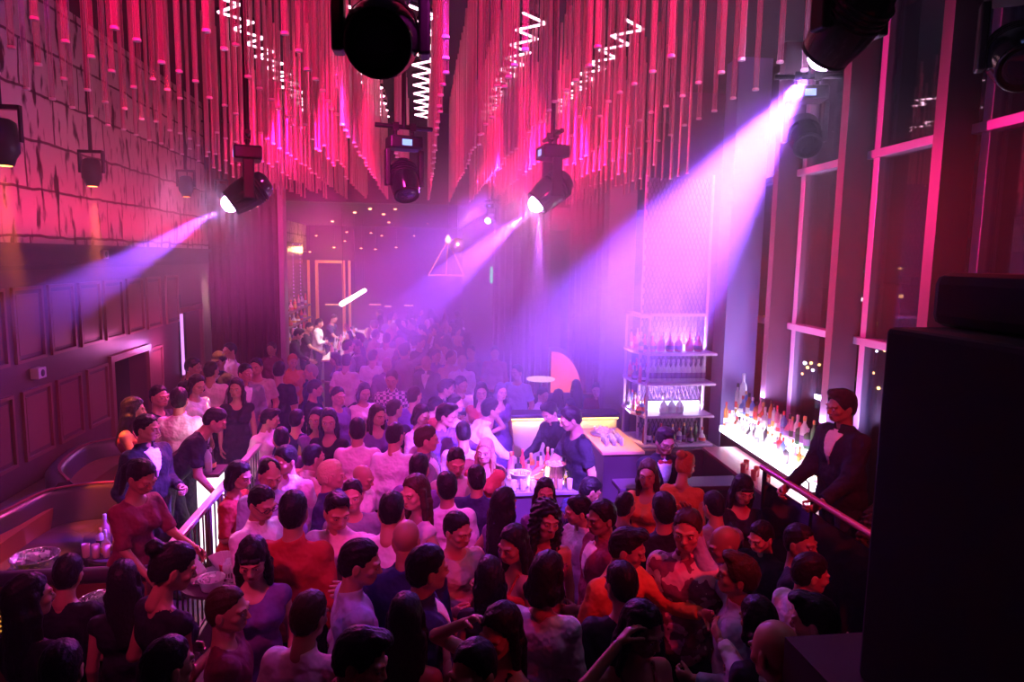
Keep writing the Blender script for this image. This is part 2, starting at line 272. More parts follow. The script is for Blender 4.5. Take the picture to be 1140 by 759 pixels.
blds = [(92, 118, 26, 18, -6, 'low dark office block seen through the far window bay'), (118, 112, 20, 16, 10, 'taller dark tower with few lit windows, behind the suited man'), (100, 84, 24, 20, -14, 'broad unlit block low beyond the middle window bay'), (140, 70, 18, 18, 2, 'distant tower with warm windows beyond the window bay beside the loudspeakers'), (150, 150, 40, 20, -10, 'far block low on the skyline beyond the bottle display')]
for k, (x, y, wd, dp, top, lab) in enumerate(blds):
    e = thing('office_building', lab, 'building', (x*2.3, y*2.3, -30))
    MB().box((-wd/2, -dp/2, 0), (wd/2, dp/2, 30+top)).build('facade', bf[k % 2], e)
    MB().box((-wd/2-.5, -dp/2-.5, 30+top), (wd/2+.5, dp/2+.5, 31+top)).build('parapet', mat('roof_dark', (.02, .02, .025), .8), e)
    MB().box((-wd/6, -dp/6, 31+top), (wd/8, dp/8, 34+top)).build('plant_room', mat('roof_dark'), e)
struct(MB().box((30, -1500, -31), (6000, 6000, -30)), 'ground_outside', mat('city_ground', (.006, .006, .008), .9))
lt = [(837, 337, .9), (848, 443, .5), (872, 340, 1.), (917, 463, .9), (921, 470, 1.), (899, 409, .8), (893, 416, .7), (905, 412, .8), (912, 406, .7), (881, 421, .6), (928, 380, .5), (1002, 299, .6), (1017, 356, .8), (962, 302, .5), (972, 415, .7), (978, 432, .8), (966, 433, .6), (844, 315, .5), (850, 353, .8), (896, 404, 1.), (903, 404, .8), (833, 448, .8), (976, 391, .6), (985, 390, .8)]
pole_l = MB().lathe([(.0, -.5), (.35, -.35), (.5, 0), (.35, .35), (.0, .5)], 8)
first = None
for k, (px, py_, s) in enumerate(lt):
    p = onz(px, py_, -24.); warm = k % 3 != 1; dist = p.length
    g_ = thing('street_light', '', 'light', (p.x, p.y, -30)); gl_ = pole_l.build('lamp_globe', glow('sodium_light' if warm else 'white_light', (1, .55, .15) if warm else (.8, .85, 1), 14.), g_); gl_.scale = (s*.0052*dist,)*3; gl_.location.z = p.z+30; MB().tube((0, 0, 0), (0, 0, p.z+30), .12, n=6).build('pole', mat('black_pole', (.02, .02, .02), .6), g_)
    tag(g_, 'tiny warm city light far beyond the glass' if warm else 'tiny white city light far beyond the glass', 'light', 'warm lights of the city' if warm else 'white lights of the city')
# ------------------------------------------------------------------ ceiling installation of hanging tubes
tb = bpy.data.materials.new('ribbed_tube'); tb.use_nodes = True; nt = tb.node_tree; b = nt.nodes['Principled BSDF']; b.inputs['Base Color'].default_value = (.75, .40, .46, 1); b.inputs['Roughness'].default_value = .32
tc = nt.nodes.new('ShaderNodeTexCoord'); wv = nt.nodes.new('ShaderNodeTexWave'); wv.bands_direction = 'Z'; wv.inputs['Scale'].default_value = 26.; wv.inputs['Distortion'].default_value = 1.2; wv.inputs['Detail'].default_value = 1.
nt.links.new(tc.outputs['Object'], wv.inputs['Vector']); bp = nt.nodes.new('ShaderNodeBump'); bp.inputs['Strength'].default_value = .5; bp.inputs['Distance'].default_value = .006
nt.links.new(wv.outputs[0], bp.inputs['Height']); nt.links.new(bp.outputs[0], b.inputs['Normal'])
trn = nt.nodes.new('ShaderNodeBsdfTranslucent'); trn.inputs[0].default_value = (.7, .36, .42, 1); tp_ = nt.nodes.new('ShaderNodeBsdfTransparent'); ms = nt.nodes.new('ShaderNodeMixShader'); ms.inputs[0].default_value = .35; ms2 = nt.nodes.new('ShaderNodeMixShader'); ms2.inputs[0].default_value = .22
nt.links.new(b.outputs[0], ms.inputs[1]); nt.links.new(trn.outputs[0], ms.inputs[2]); nt.links.new(ms.outputs[0], ms2.inputs[1]); nt.links.new(tp_.outputs[0], ms2.inputs[2]); nt.links.new(ms2.outputs[0], nt.nodes['Material Output'].inputs[0])
cap_m = mat('tube_cap', (.85, .72, .76), .3)
ZB, ZT = 4.50, 6.28
def tube_mb(mb, x, y, zb):
    mb.tube((x, y, zb+.012), (x, y, ZT), .0165, n=8, caps=False)
FIX = [(-.16, 3.0, .30), (-1.55, 6.0, .34), (1.17, 6.5, .36), (-.17, 6.5, .34), (1.75, 3.0, .4), (.0, 12.0, .0)]
pos = []
for k in range(-7, 9):
    x = .125+.387*k
    for j in range(35):
        y = 3.55+.292*j+(0.05 if k % 2 else 0)
        if k > 5 and y < 8: continue
        if any(abs(x-a) < r and y < b+.25 and y > b-.3 for a, b, r in FIX): continue
        if abs(x) < .3 and y < 6.9 and k == -1: continue
        pos.append((k, x+random.uniform(-.012, .012), y+random.uniform(-.03, .03), ZB+random.choice((0, 0, 0, .02, -.02, .10 if k % 2 else 0))))
pos.sort(key=lambda p: p[2]); vis = pos; seen_ = {}
def nth(n): return {1: 'first', 2: 'second', 3: 'third', 4: 'fourth', 5: 'fifth', 6: 'sixth', 7: 'seventh', 8: 'eighth', 9: 'ninth', 10: 'tenth', 11: 'eleventh', 12: 'twelfth', 13: 'thirteenth', 14: 'fourteenth', 15: 'fifteenth', 16: 'sixteenth'}.get(n) or ('%d%s' % (n, {1: 'st', 2: 'nd', 3: 'rd'}.get(n % 10, 'th')))
me_t = MB(); me_t.tube((0, 0, .012), (0, 0, ZT-ZB), .0165, n=10, caps=False); me_t = me_t.me('hanging_tube'); me_t.materials.append(tb)
tb2 = tb.copy(); tb2.name = 'clear_ribbed_tube'; n2_ = tb2.node_tree; lw = n2_.nodes.new('ShaderNodeLayerWeight'); lw.inputs[0].default_value = .35; mr_ = n2_.nodes.new('ShaderNodeMapRange'); mr_.inputs[1].default_value = .15; mr_.inputs[2].default_value = .75; mr_.inputs[3].default_value = .80; mr_.inputs[4].default_value = .05
n2_.links.new(lw.outputs['Facing'], mr_.inputs[0]); n2_.links.new(mr_.outputs[0], [n for n in n2_.nodes if n.type == 'MIX_SHADER' and n.outputs[0].links[0].to_node.type == 'OUTPUT_MATERIAL'][0].inputs[0])
me_n = me_t.copy(); me_n.materials.clear(); me_n.materials.append(tb2)
me_c = MB(); me_c.lathe([(.0195, 0), (.021, .006), (.0195, .014)], 12); me_c = me_c.me('end_cap'); me_c.materials.append(cap_m)
for k, x, y, z in vis[:300]:
    seen_[k] = seen_.get(k, 0)+1
    t = bpy.data.objects.new('hanging_tube', me_n if y < 6.4 else me_t); col.objects.link(t); t.location = (x, y, z); t.scale.z = (ZT-z)/(ZT-ZB)
    side = 'by the brick wall' if x < -1.5 else 'towards the windows' if x > 1.2 else 'over the middle of the floor'
    near = 'front rows' if y < 5.5 else 'deeper rows'
    tag(t, 'red-lit tube, %s from the front of the %s hanging row from the brick wall' % (nth(seen_[k]), nth(k+8)), 'hanging tube', 'red-lit tubes hanging %s' % side)
    c = bpy.data.objects.new('end_cap', me_c); col.objects.link(c); c.parent = t
mb = MB()
for k, x, y, z in vis[300:]: mb.tube((x, y, z), (x, y, ZT), .0175, n=6); mb.lathe([(.021, 0), (.021, .014)], 6, c=(x, y, z))
tag(mb.build('hanging_tubes', tb, kind='stuff'), 'dense far rows of red-lit tubes hanging from the ceiling', 'hanging tubes')
# zigzag light strips on the ceiling
zz = glow('led_pink_white', (1, .50, .66), 7.)
zcode = 0
for cx_, lab in ((-2.05, 'zigzag light strip on the ceiling nearest the brick wall'), (-.77, 'zigzag light strip on the ceiling beside the dark round stage light'), (.02, 'zigzag light strip on the ceiling over the middle of the room'), (1.22, 'zigzag light strip on the ceiling above the lit stage light'), (2.35, 'zigzag light strip on the ceiling nearest the windows')):
    pts = []
    for i in range(22): pts.append((cx_+(.15 if i % 2 else -.15), 7.6+i*.28, 6.05))
    r_ = thing('ceiling_light', lab, 'light', (cx_, 8., 6.08))
    off = Vector((cx_, 8., 6.08)); MB().path([Vector(p)-off for p in pts], .016, 6).build('light_strip', zz, r_)
    MB().tube((0, .2, 0), (0, .2, .22), .01, n=6).tube((0, 5, 0), (0, 5, .22), .01, n=6).path([Vector((p[0], p[1], 6.08))-off for p in pts], .028, 6).build('channel', mat('black_metal', (.012, .011, .014), .42, .5), r_)
# thin ring lights above the tubes
for (x, y, lab) in ((-1.95, 6.3, 'dotted ring light above the tubes beside the brick wall'), (-.75, 5.9, 'dotted ring light above the tubes behind the dark round stage light'), (.95, 6.6, 'dotted ring light above the tubes over the dance floor'), (1.9, 6.2, 'dotted ring light above the tubes in front of the windows')):
    r_ = thing('ring_light', lab, 'light', (x, y, 6.05)); R_ = .32
    ring = [Vector((R_*math.cos(a*math.pi/14), R_*math.sin(a*math.pi/14), 0)) for a in range(29)]
    MB().path(ring, .018, 6).build('ring', mat('black_metal'), r_)
    mb = MB()
    for a in range(0, 28): p = ring[a]; mb.lathe([(0, -.032), (.013, -.026), (.016, -.016), (0, -.01)], 6, c=p)
    mb.build('bulbs', zz, r_)
    for s in (-1, 1): MB().tube((s*R_, 0, 0), (s*R_, 0, .24), .006, n=6).build('hanger', mat('black_metal'), r_)
# ------------------------------------------------------------------ stage lights
blk = mat('black_metal'); gloss = mat('black_gloss', (.006, .006, .009), .12, 0., spec=.6); lensoff = mat('dark_lens', (.02, .015, .03), .06, 0., spec=.8)
def moving_head(loc, aim, s, label, lit=None, drop=None, lens_s=1., tilt_body=True):
    """base box on a pipe, a yoke with two arms and the round head aimed at a point"""
    loc = Vector(loc); aim = Vector(aim); d = (aim-loc).normalized(); yaw = math.atan2(d.y, d.x)+math.pi/2; pitch = math.acos(max(-1, min(1, -d.z)))   # 0 = straight down
    r = thing('stage_light', label, 'stage light', loc, yaw)
    bt = .30*s
    b_ = bevel(MB().box((-.17*s, -.13*s, bt), (.17*s, .13*s, bt+.13*s)).build('base', blk, r), .02*s)
    MB().box((-.05*s, -.134*s, bt+.03*s), (.05*s, -.130*s, bt+.09*s)).build('display', glow('display_blue', (.25, .35, 1), 1.6), b_)
    for q in (-1, 1):
        bevel(MB().box((q*.175*s-.025*s, -.05*s, -.07*s), (q*.175*s+.025*s, .05*s, bt)).build('yoke_arm', blk, r), .012*s)
    for q in (-1, 1): MB().tube((q*.09*s, 0, bt+.13*s), (q*.09*s, 0, bt+.21*s), .018*s).box((q*.09*s-.03*s, -.03*s, bt+.19*s), (q*.09*s+.03*s, .03*s, bt+.27*s)).build('clamp', blk, r)
    top = (drop if drop else 6.3)-loc.z
    MB().tube((0, 0, bt+.21*s), (0, 0, top), .022, n=8).build('pipe', blk, r)
    MB().tube((-.30*s, 0, bt+.23*s), (.30*s, 0, bt+.23*s), .024*s, n=10).build('cross_bar', blk, r)
    M = Matrix.Rotation(-pitch, 4, 'X')
    hd = MB().lathe([(.07*s, .22*s), (.12*s, .19*s), (.15*s, .10*s), (.155*s, 0), (.15*s, -.09*s), (.135*s, -.16*s), (.13*s, -.185*s)], 24, M=M)
    h = hd.build('head', gloss, r)
    fins_ = MB()
    for i in range(4): fins_.lathe([(.158*s, .02*s+i*.03*s), (.158*s, .032*s+i*.03*s)], 24, M=M)
    fins_.build('cooling_ring', blk, h)
    rim = MB().lathe([(.105*s, -.180*s), (.128*s, -.186*s), (.132*s, -.205*s), (.118*s, -.210*s), (.105*s, -.196*s)], 24, M=M).build('lens_ring', blk, h)
    if lit: lm = glow(lit[0], lit[1], lit[2])
    else: lm = lensoff
    if lit: MB().lathe([(0, -.285*s), (.035*s, -.278*s), (.062*s, -.258*s), (.078*s, -.228*s), (.082*s, -.195*s)], 24, M=M).build('lens', lm, h)
    else: MB().lathe([(.0, -.206*s), (.05*s*lens_s, -.205*s), (.085*s*lens_s, -.200*s), (.112*s*lens_s, -.19*s), (.112*s*lens_s, -.18*s)], 24, M=M).build('lens', lm, h)
    return r, loc+d*(.31*s)
BEAM = []
def beam(p, aim, power, color, angle, size=.03, name='beam', blend=.35, tex=None):
    o = lamp('SPOT', name, p, aim, power, color, size, angle, blend)
    if tex:
        l = o.data; l.use_nodes = True; nt = l.node_tree; em = nt.nodes['Emission']
        tc = nt.nodes.new('ShaderNodeTexCoord'); sx = nt.nodes.new('ShaderNodeSeparateXYZ'); nt.links.new(tc.outputs['Normal'], sx.inputs[0])
        dv = nt.nodes.new('ShaderNodeMath'); dv.operation = 'DIVIDE'; nt.links.new(sx.outputs[0], dv.inputs[0]); nt.links.new(sx.outputs[2], dv.inputs[1])
        dw = nt.nodes.new('ShaderNodeMath'); dw.operation = 'DIVIDE'; nt.links.new(sx.outputs[1], dw.inputs[0]); nt.links.new(sx.outputs[2], dw.inputs[1])
        cb = nt.nodes.new('ShaderNodeCombineXYZ'); nt.links.new(dv.outputs[0], cb.inputs[0]); nt.links.new(dw.outputs[0], cb.inputs[1])
        nz = nt.nodes.new('ShaderNodeTexNoise'); nz.inputs['Scale'].default_value = tex[0]; nz.inputs['Detail'].default_value = 1.; nt.links.new(cb.outputs[0], nz.inputs['Vector'])
        rp = nt.nodes.new('ShaderNodeMapRange'); rp.inputs[1].default_value = tex[1]; rp.inputs[2].default_value = tex[2]; rp.inputs[3].default_value = tex[3]; rp.inputs[4].default_value = tex[4]; nt.links.new(nz.outputs[0], rp.inputs[0]); nt.links.new(rp.outputs[0], em.inputs['Strength'])
    return o
LB = ('beam_lens', (.80, .45, 1), 90.)
p1 = at(946, 22, 3.0); a1 = at(668, 400, 5.6)
r, q = moving_head(p1, a1, .90, 'large black stage light throwing the bright violet beam in front of the windows', LB, lens_s=.55)
beam(q+(a1-q).normalized()*.02, a1, 10500, (.27, .075, 1), 34, .02, 'beam_main', .6, tex=(9., .30, .72, .12, 2.2))
beam(q+(a1-q).normalized()*.02, at(665, 380, 9.6), 420, (.34, .08, 1), 44, .02, 'beam_wide', .9)
moving_head(at(425, 42, 3.0), at(425, 42, 3.0)+Vector((-.02, -1, -.42)), 1.0, 'large unlit round stage light hanging over the centre, its dark lens facing out')
moving_head(at(895, 150, 5.3), at(895, 150, 5.3)+Vector((-.25, -.9, -.75)), .85, 'unlit black stage light hanging in front of the window mullions, below the bright one')
p4 = at(277, 214, 6.0); a4 = at(100, 320, 5.7)
r, q = moving_head(p4, a4, .85, 'black stage light with a violet beam in front of the left curtain', LB, lens_s=.55)
beam(q+(a4-q).normalized()*.02, a4, 3600, (.30, .08, 1), 19, .015, 'beam_left', .4)
beam(q+Vector((.06, 0, -.06)), q+Vector((.05, .5, -3)), 40, (.5, .12, 1), 9, .01, 'beam_left_down', .5)
p5 = at(614, 212, 6.5); a5 = at(400, 400, 6.3)
r, q = moving_head(p5, a5, .95, 'black stage light with a lit violet lens near the middle of the ceiling', LB, lens_s=.55)
beam(q+(a5-q).normalized()*.02, a5, 4600, (.28, .06, 1), 22, .015, 'beam_centre', .6, tex=(8., .3, .7, .3, 1.8))
beam(q+Vector((.10, 0, -.06)), at(600, 560, 7.2), 1100, (.50, .14, 1), 20, .01, 'beam_centre_down', .7)
moving_head(at(450, 200, 6.6), at(470, 320, 6.0), .9, 'unlit black stage light at the end of the gap between tube rows')
p7 = at(548, 243, 12.5); r, q = moving_head(p7, at(440, 300, 11.), .6, 'small far stage light with a bright lens above the curtains', LB, lens_s=.6, drop=6.3)
beam(q, at(430, 300, 10.5), 900, (.5, .12, 1), 22, .01, 'beam_far', .7)
moving_head(at(1133, 62, 3.4), at(1133, 62, 3.4)+Vector((-.5, -.8, -.6)), .95, 'unlit black stage light by the upper window edge above the loudspeakers')
def par_can(px, py_, Y, s, label, lit=True):
    p = at(px, py_, Y); r = thing('wall_washer', label, 'stage light', p)
    MB().lathe([(.055*s, .13*s), (.085*s, .11*s), (.10*s, .02*s), (.10*s, -.08*s), (.075*s, -.12*s), (.06*s, -.17*s), (.052*s, -.17*s)], 18).build('housing', blk, r)
    MB().lathe([(0, -.172*s), (.05*s, -.170*s), (.052*s, -.165*s)], 14).build('lens', glow('amber_lens', (1, .28, .06), 9.), r)
    for q in (-1, 1): MB().box((q*.12*s-.008, -.02, -.02), (q*.12*s+.008, .02, .20*s)).build('bracket_arm', blk, r)
    MB().box((-.125*s, -.025, .19*s), (.125*s, .025, .22*s)).build('bracket', blk, r)
    MB().tube((0, 0, .2*s), (0, 0, 6.3-p.z), .018, n=8).build('pipe', blk, r)
    lamp('SPOT', 'amber_beam', p+Vector((0, 0, -.19*s)), p+Vector((0, .05, -3)), 1300, (1, .16, .03), .02, 15, .5)
par_can(102, 190, 7.0, .85, 'black downlight on a long pipe nearest the brick wall, orange glow below')
par_can(207, 206, 8.6, .8, 'second black downlight on a pipe beside the brick wall, closer to the curtain')
par_can(2, 155, 6.0, 1.2, 'black stage lamp on a pipe cut off by the picture edge beside the brick wall')
par_can(247, 212, 10.2, .7, 'small downlight on a pipe between the brick wall and the left curtain')
# ------------------------------------------------------------------ curtains
def curtain(name, x0, x1, y, z0, z1, folds, amp, m, label, ang=0.):
    r = thing(name, label, 'curtain', (x0, y, 0), ang); L = x1-x0; n = folds*10; vs_, fs = [], []
    for lev, z in enumerate((z0, z0+(z1-z0)*.5, z1)):
        for i in range(n+1):
            t = i/n; a = amp*(1-.25*lev); vs_.append((t*L+.012*math.sin(t*folds*5.1), a*math.sin(t*folds*2*math.pi+.6*math.sin(t*9))+a*.4*math.sin(t*folds*math.pi*1.3+lev*.4), z))
    for lev in range(2):
        for i in range(n): a = lev*(n+1)+i; fs.append((a, a+1, a+n+2, a+n+1))
    o = MB().add(vs_, fs, True).build('drape', m, r); s = o.modifiers.new('thick', 'SOLIDIFY'); s.thickness = .012
    MB().tube((-.05, 0, z1+.02), (L+.05, 0, z1+.02), .022, n=8).build('rail', mat('black_metal'), r)
    return r
velvet = mat('red_velvet', (.17, .02, .03), .8, spec=.2); velvet2 = mat('plum_velvet', (.26, .07, .16), .8, spec=.2)
curtain('curtain', -4.1, -2.79, 14.0, 0, 5.9, 9, .085, velvet, 'tall dark red pleated curtain beside the panelled wall')
curtain('curtain', 1.45, 2.62, 14.0, 0, 5.9, 9, .085, velvet2, 'tall plum curtain hanging left of the glowing arch')
curtain('curtain', 3.02, 4.25, 13.9, 0, 5.9, 9, .08, velvet2, 'tall plum curtain behind the booth, right of the glowing arch')
bevel(struct(MB().box((-2.77, 13.85, 0), (-2.67, 14.2, 5.9)), 'trim_opening', mat('pale_trim', (.6, .35, .5), .5)), .01)
# glowing arch behind the booth
r = thing('arch_light', 'salmon glowing quarter arch panel behind the booth', 'light', (at(612, 462, 13.6).x, 13.6, at(612, 462, 13.6).z))
pl = [(0, 0)]+[(.72*math.cos(a*math.pi/20)**.8, 1.32*math.sin(a*math.pi/20)) for a in range(0, 11)]
mb = MB(); n = len(pl); P_ = [(x, 0, z) for x, z in pl]+[(x, .06, z) for x, z in pl]; mb.add(P_, [tuple(range(n)), tuple(range(n, 2*n))[::-1]]+[(i, n+i, n+(i+1) % n, (i+1) % n) for i in range(n)])
mb.build('panel', glow('salmon_glow', (1, .13, .03), 1.1), r); MB().box((-.03, -.01, -.05), (.0, .08, 1.36)).build('edge_frame', mat('brass', (.5, .3, .12), .35, .9), r)
MB().box((-.05, -.02, -at(612, 462, 13.6).z), (.78, .1, 0)).build('plinth', mat('dark_paint'), r)
# ------------------------------------------------------------------ booths on the left platform
leather = mat('dark_leather', (.055, .028, .06), .33, bump=(40, .25, .004)); wood = mat('red_wood', (.22, .06, .04), .35, var=.3)
def arc(cx, cy_, rx, ry, a0, a1, n): return [(cx+rx*math.cos(math.radians(a0+(a1-a0)*i/n)), cy_+ry*math.sin(math.radians(a0+(a1-a0)*i/n))) for i in range(n+1)]
def booth(label, pts, back_h, seat_w, z=.25):
    r = thing('banquette', label, 'banquette', (0, 0, 0))
    MB().sweep(pts, [(-.14, z), (-.14, z+back_h-.05), (-.10, z+back_h), (.0, z+back_h), (.04, z+back_h-.05), (.10, z+.42), (.10, z)], True).build('backrest', leather, r)
    MB().sweep(pts, [(.08, z+.30), (.08, z+.47), (.13, z+.50), (seat_w-.06, z+.49), (seat_w, z+.44), (seat_w, z+.30)], True).build('seat_cushion', leather, r)
    MB().sweep(pts, [(.06, z), (.06, z+.30), (seat_w-.08, z+.30), (seat_w-.08, z)]).build('plinth', mat('dark_paint'), r)
    piping = MB(); q = [(p[0], p[1]) for p in pts]; piping.sweep(pts, [(-.02, z+back_h), (-.02, z+back_h+.016), (.005, z+back_h+.016), (.005, z+back_h)]); piping.build('piping', mat('wine_piping', (.30, .05, .10), .4), r)
    return r
A = onz(2, 571, 1.08); Bp = onz(60, 545, 1.08); Cp = onz(140, 538, 1.08)
def cat(P, n):
    out = []
    for i in range(len(P)-1):
        p0 = P[max(0, i-1)]; p1_, p2, p3 = P[i], P[i+1], P[min(len(P)-1, i+2)]
        for k in range(n):
            t = k/n; out.append(tuple(.5*((2*p1_[j])+(-p0[j]+p2[j])*t+(2*p0[j]-5*p1_[j]+4*p2[j]-p3[j])*t*t+(-p0[j]+3*p1_[j]-3*p2[j]+p3[j])*t**3) for j in (0, 1)))
    return out+[tuple(P[-1][:2])]
pts = cat([(-4.05, 5.0), (-4.0, 5.6), (A.x, A.y), (Bp.x, Bp.y), (Cp.x, Cp.y), (-2.55, 6.75)], 6)
booth('long curved dark leather banquette in front of the panelled wall, nearer the camera', pts, .83, .60)
D = onz(78, 512, 1.12); E = onz(100, 494, 1.12); F_ = onz(150, 491, 1.12)
pts = cat([(D.x+.35, D.y-.75), (D.x, D.y-.2), (E.x, E.y), (F_.x, F_.y+.2), (F_.x+.7, F_.y-.1)], 6)
booth('round dark leather banquette further along the panelled wall, behind the waitress', pts, .87, .55)
struct(MB().box((WX, 4.4, .25), (-3.62, 9.7, .92)), 'trim_wall_shelf', wood)
# gold lattice screen closing the near booth
r = thing('booth_screen', 'low booth screen with glowing gold diamond lattice and a leather top roll', 'screen', (WX, 4.88, .25))
MB().tube((0, 0, .95), (2.28, 0, .95), .055, n=12).build('top_roll', leather, r)
MB().box((0, -.04, .80), (2.28, .04, .90)).build('top_rail', mat('red_wood'), r); MB().box((0, -.04, 0), (2.28, .04, .08)).build('bottom_rail', mat('red_wood'), r)
for x in (0., .74, 1.48, 2.24): MB().box((x, -.045, .08), (x+.04, .045, .8)).build('post', mat('red_wood'), r)
MB().box((.02, .02, .08), (2.26, .03, .8)).build('backlight', glow('gold_glow', (1, .42, .05), .55), r)
lat = MB(); s_ = .036; z0, z1 = .08, .80; n_ = int((2.24+.72)/s_)
for i in range(n_):
    x = -.72+i*s_
    for sg in (1, -1):
        a_ = Vector((x if sg > 0 else x+.72, -.005 if sg > 0 else .004, z0)); b_ = Vector((x+.72 if sg > 0 else x, a_.y, z1))
        dd = b_-a_
        def cl(p, q):
            t0, t1 = 0., 1.
            for lim, sgn in ((.02, 1), (2.24, -1)):
                fa = (p.x-lim)*sgn; fb = (q.x-lim)*sgn
                if fa < 0 and fb < 0: return None
                if fa < 0: t0 = max(t0, fa/(fa-fb))
                if fb < 0: t1 = min(t1, fa/(fa-fb))
            return (p+(q-p)*t0, p+(q-p)*t1) if t1 > t0 else None
        c_ = cl(a_, b_)
        if c_: lat.tube(c_[0], c_[1], .0062, n=4, caps=False)
lat.build('lattice', mat('brass'), r)
# stair rail along the platform edge
steel = mat('pale_steel', (.75, .62, .70), .28, .7); dsteel = mat('dark_steel', (.20, .10, .16), .4, .7)
r = thing('handrail', 'pale metal handrail with thin upright bars along the edge of the left platform', 'handrail', (-1.84, 4.9, .25))
bevel(MB().box((-.035, -.1, 1.02), (.035, 3.3, 1.065)).build('top_rail', steel, r), .01)
MB().box((-.015, 0, .10), (.015, 3.2, .125)).build('bottom_rail', dsteel, r)
for i in range(29): MB().tube((0, .06+i*.11, .11), (0, .06+i*.11, 1.03), .0085, n=6).build('baluster', dsteel, r)
for i in range(4): MB().box((-.022, i*1.05, 0), (.022, i*1.05+.044, 1.03)).build('post', dsteel, r)
r = thing('handrail', 'dark landing handrail with a shiny round bar, gripped by the man in the suit', 'handrail', (2.78, 0, .75))
MB().tube((0, 3.6, 1.02), (0, 5.15, 1.02), .024, n=12).build('top_rail', mat('wine_lacquer', (.55, .12, .20), .25, .3), r)
for i in range(3): MB().tube((0, 3.7+.7*i, 0), (0, 3.7+.7*i, 1.0), .018, n=8).build('post', mat('black_metal'), r)
MB().box((-.008, 3.62, .08), (.008, 5.12, .92)).build('infill_panel', mat('black_gloss'), r)
# ------------------------------------------------------------------ bottles
def gl(name, c, tr=.35, rough=.08): return mat(name, c, rough, 0, translucent=tr, spec=.7)
PROF = {
 'spirit': [(.0, .0), (.034, .002), (.036, .012), (.036, .165), (.033, .185), (.018, .212), (.0135, .225), (.0135, .285)],
 'square': [(.0, .0), (.040, .002), (.042, .012), (.042, .15), (.038, .168), (.016, .185), (.014, .195), (.014, .232)],
 'wine': [(.0, .0), (.036, .002), (.038, .012), (.038, .18), (.034, .205), (.016, .238), (.0145, .25), (.0145, .30)],
 'bowl': [(.0, .0), (.045, .002), (.056, .03), (.054, .085), (.036, .125), (.016, .15), (.014, .17), (.014, .24)],
 'tall': [(.0, .0), (.028, .002), (.030, .012), (.030, .22), (.026, .245), (.013, .27), (.012, .285), (.012, .335)]}
_b = {}
def bottle(kind, gm, lm, cm, label, group=None, loc=(0, 0, 0), s=1., rz=0.):
    key = (kind, gm.name, lm.name, cm.name)
    if key not in _b:
        P = PROF[kind]; top = P[-1][1]; R_ = max(p[0] for p in P)
        b = MB().lathe(P, 14).me('bottle'); b.materials.append(gm)
        c = MB().lathe([(P[-1][0]+.003, top-.035), (P[-1][0]+.003, top+.008), (P[-1][0]-.002, top+.012)], 12).me('cap'); c.materials.append(cm)
        lz = .045 if kind != 'bowl' else .032; lh = .075 if kind != 'bowl' else .05
        l = MB().lathe([(R_+.0012, lz), (R_+.0012, lz+lh)], 14).me('label_band'); l.materials.append(lm); _b[key] = (b, c, l)
    b, c, l = _b[key]
    o = bpy.data.objects.new('bottle', b); col.objects.link(o); o.location = loc; o.rotation_euler.z = rz; o.scale = (s, s, s); tag(o, label, 'bottle', group)
    for nm, me in (('cap', c), ('label_band', l)): ch = bpy.data.objects.new(nm, me); col.objects.link(ch); ch.parent = o
    return o
clear = gl('clear_glass', (.92, .90, .97), .6); green = gl('green_glass', (.10, .22, .12)); amber = gl('amber_glass', (.55, .22, .06)); redg = gl('red_liquor', (.75, .10, .14), .5); darkg = gl('dark_glass', (.05, .04, .06), .2); blueg = gl('blue_glass', (.25, .35, .8), .5); pinkg = gl('pink_glass', (.85, .4, .6), .5)
wl = mat('white_label', (.8, .78, .78), .6); bl = mat('black_label', (.03, .03, .035), .5); rl = mat('red_label', (.6, .06, .08), .5); gd = mat('gold_label', (.65, .42, .12), .4); vl = mat('violet_label', (.22, .10, .35), .5)
sil = mat('silver_cap', (.75, .72, .78), .3, .7); bkc = mat('black_cap', (.02, .02, .02), .4); rdc = mat('red_cap', (.6, .05, .07), .4); gdc = mat('gold_cap', (.7, .45, .15), .3, .7)
COLS = [(clear, 'clear'), (green, 'green'), (amber, 'amber'), (redg, 'red'), (darkg, 'dark'), (blueg, 'blue'), (pinkg, 'pink')]; LBL = [wl, bl, rl, gd, vl]; CAPS = [sil, bkc, rdc, gdc]
LN = {wl.name: 'white', bl.name: 'black', rl.name: 'red', gd.name: 'gold', vl.name: 'violet'}; CN = {sil.name: 'silver', bkc.name: 'black', rdc.name: 'red', gdc.name: 'gold'}
def rnd_bottle(loc, where, group, pal=(0, 0, 0, 1, 2, 3, 4, 5, 6), s=None):
    gm, gn = COLS[random.choice(pal)]; k = random.choice(['spirit', 'square', 'wine', 'bowl', 'tall']); kn = {'spirit': 'rounded', 'square': 'squat', 'wine': 'slender', 'bowl': 'bulbous', 'tall': 'thin'}[k]
    lm, cm = random.choice(LBL), random.choice(CAPS)
    return bottle(k, gm, lm, cm, '%s %s bottle, %s label, %s cap, %s' % (kn, gn, LN[lm.name], CN[cm.name], where), 'bottles '+where, loc, s or random.uniform(.92, 1.1), random.uniform(0, 6))
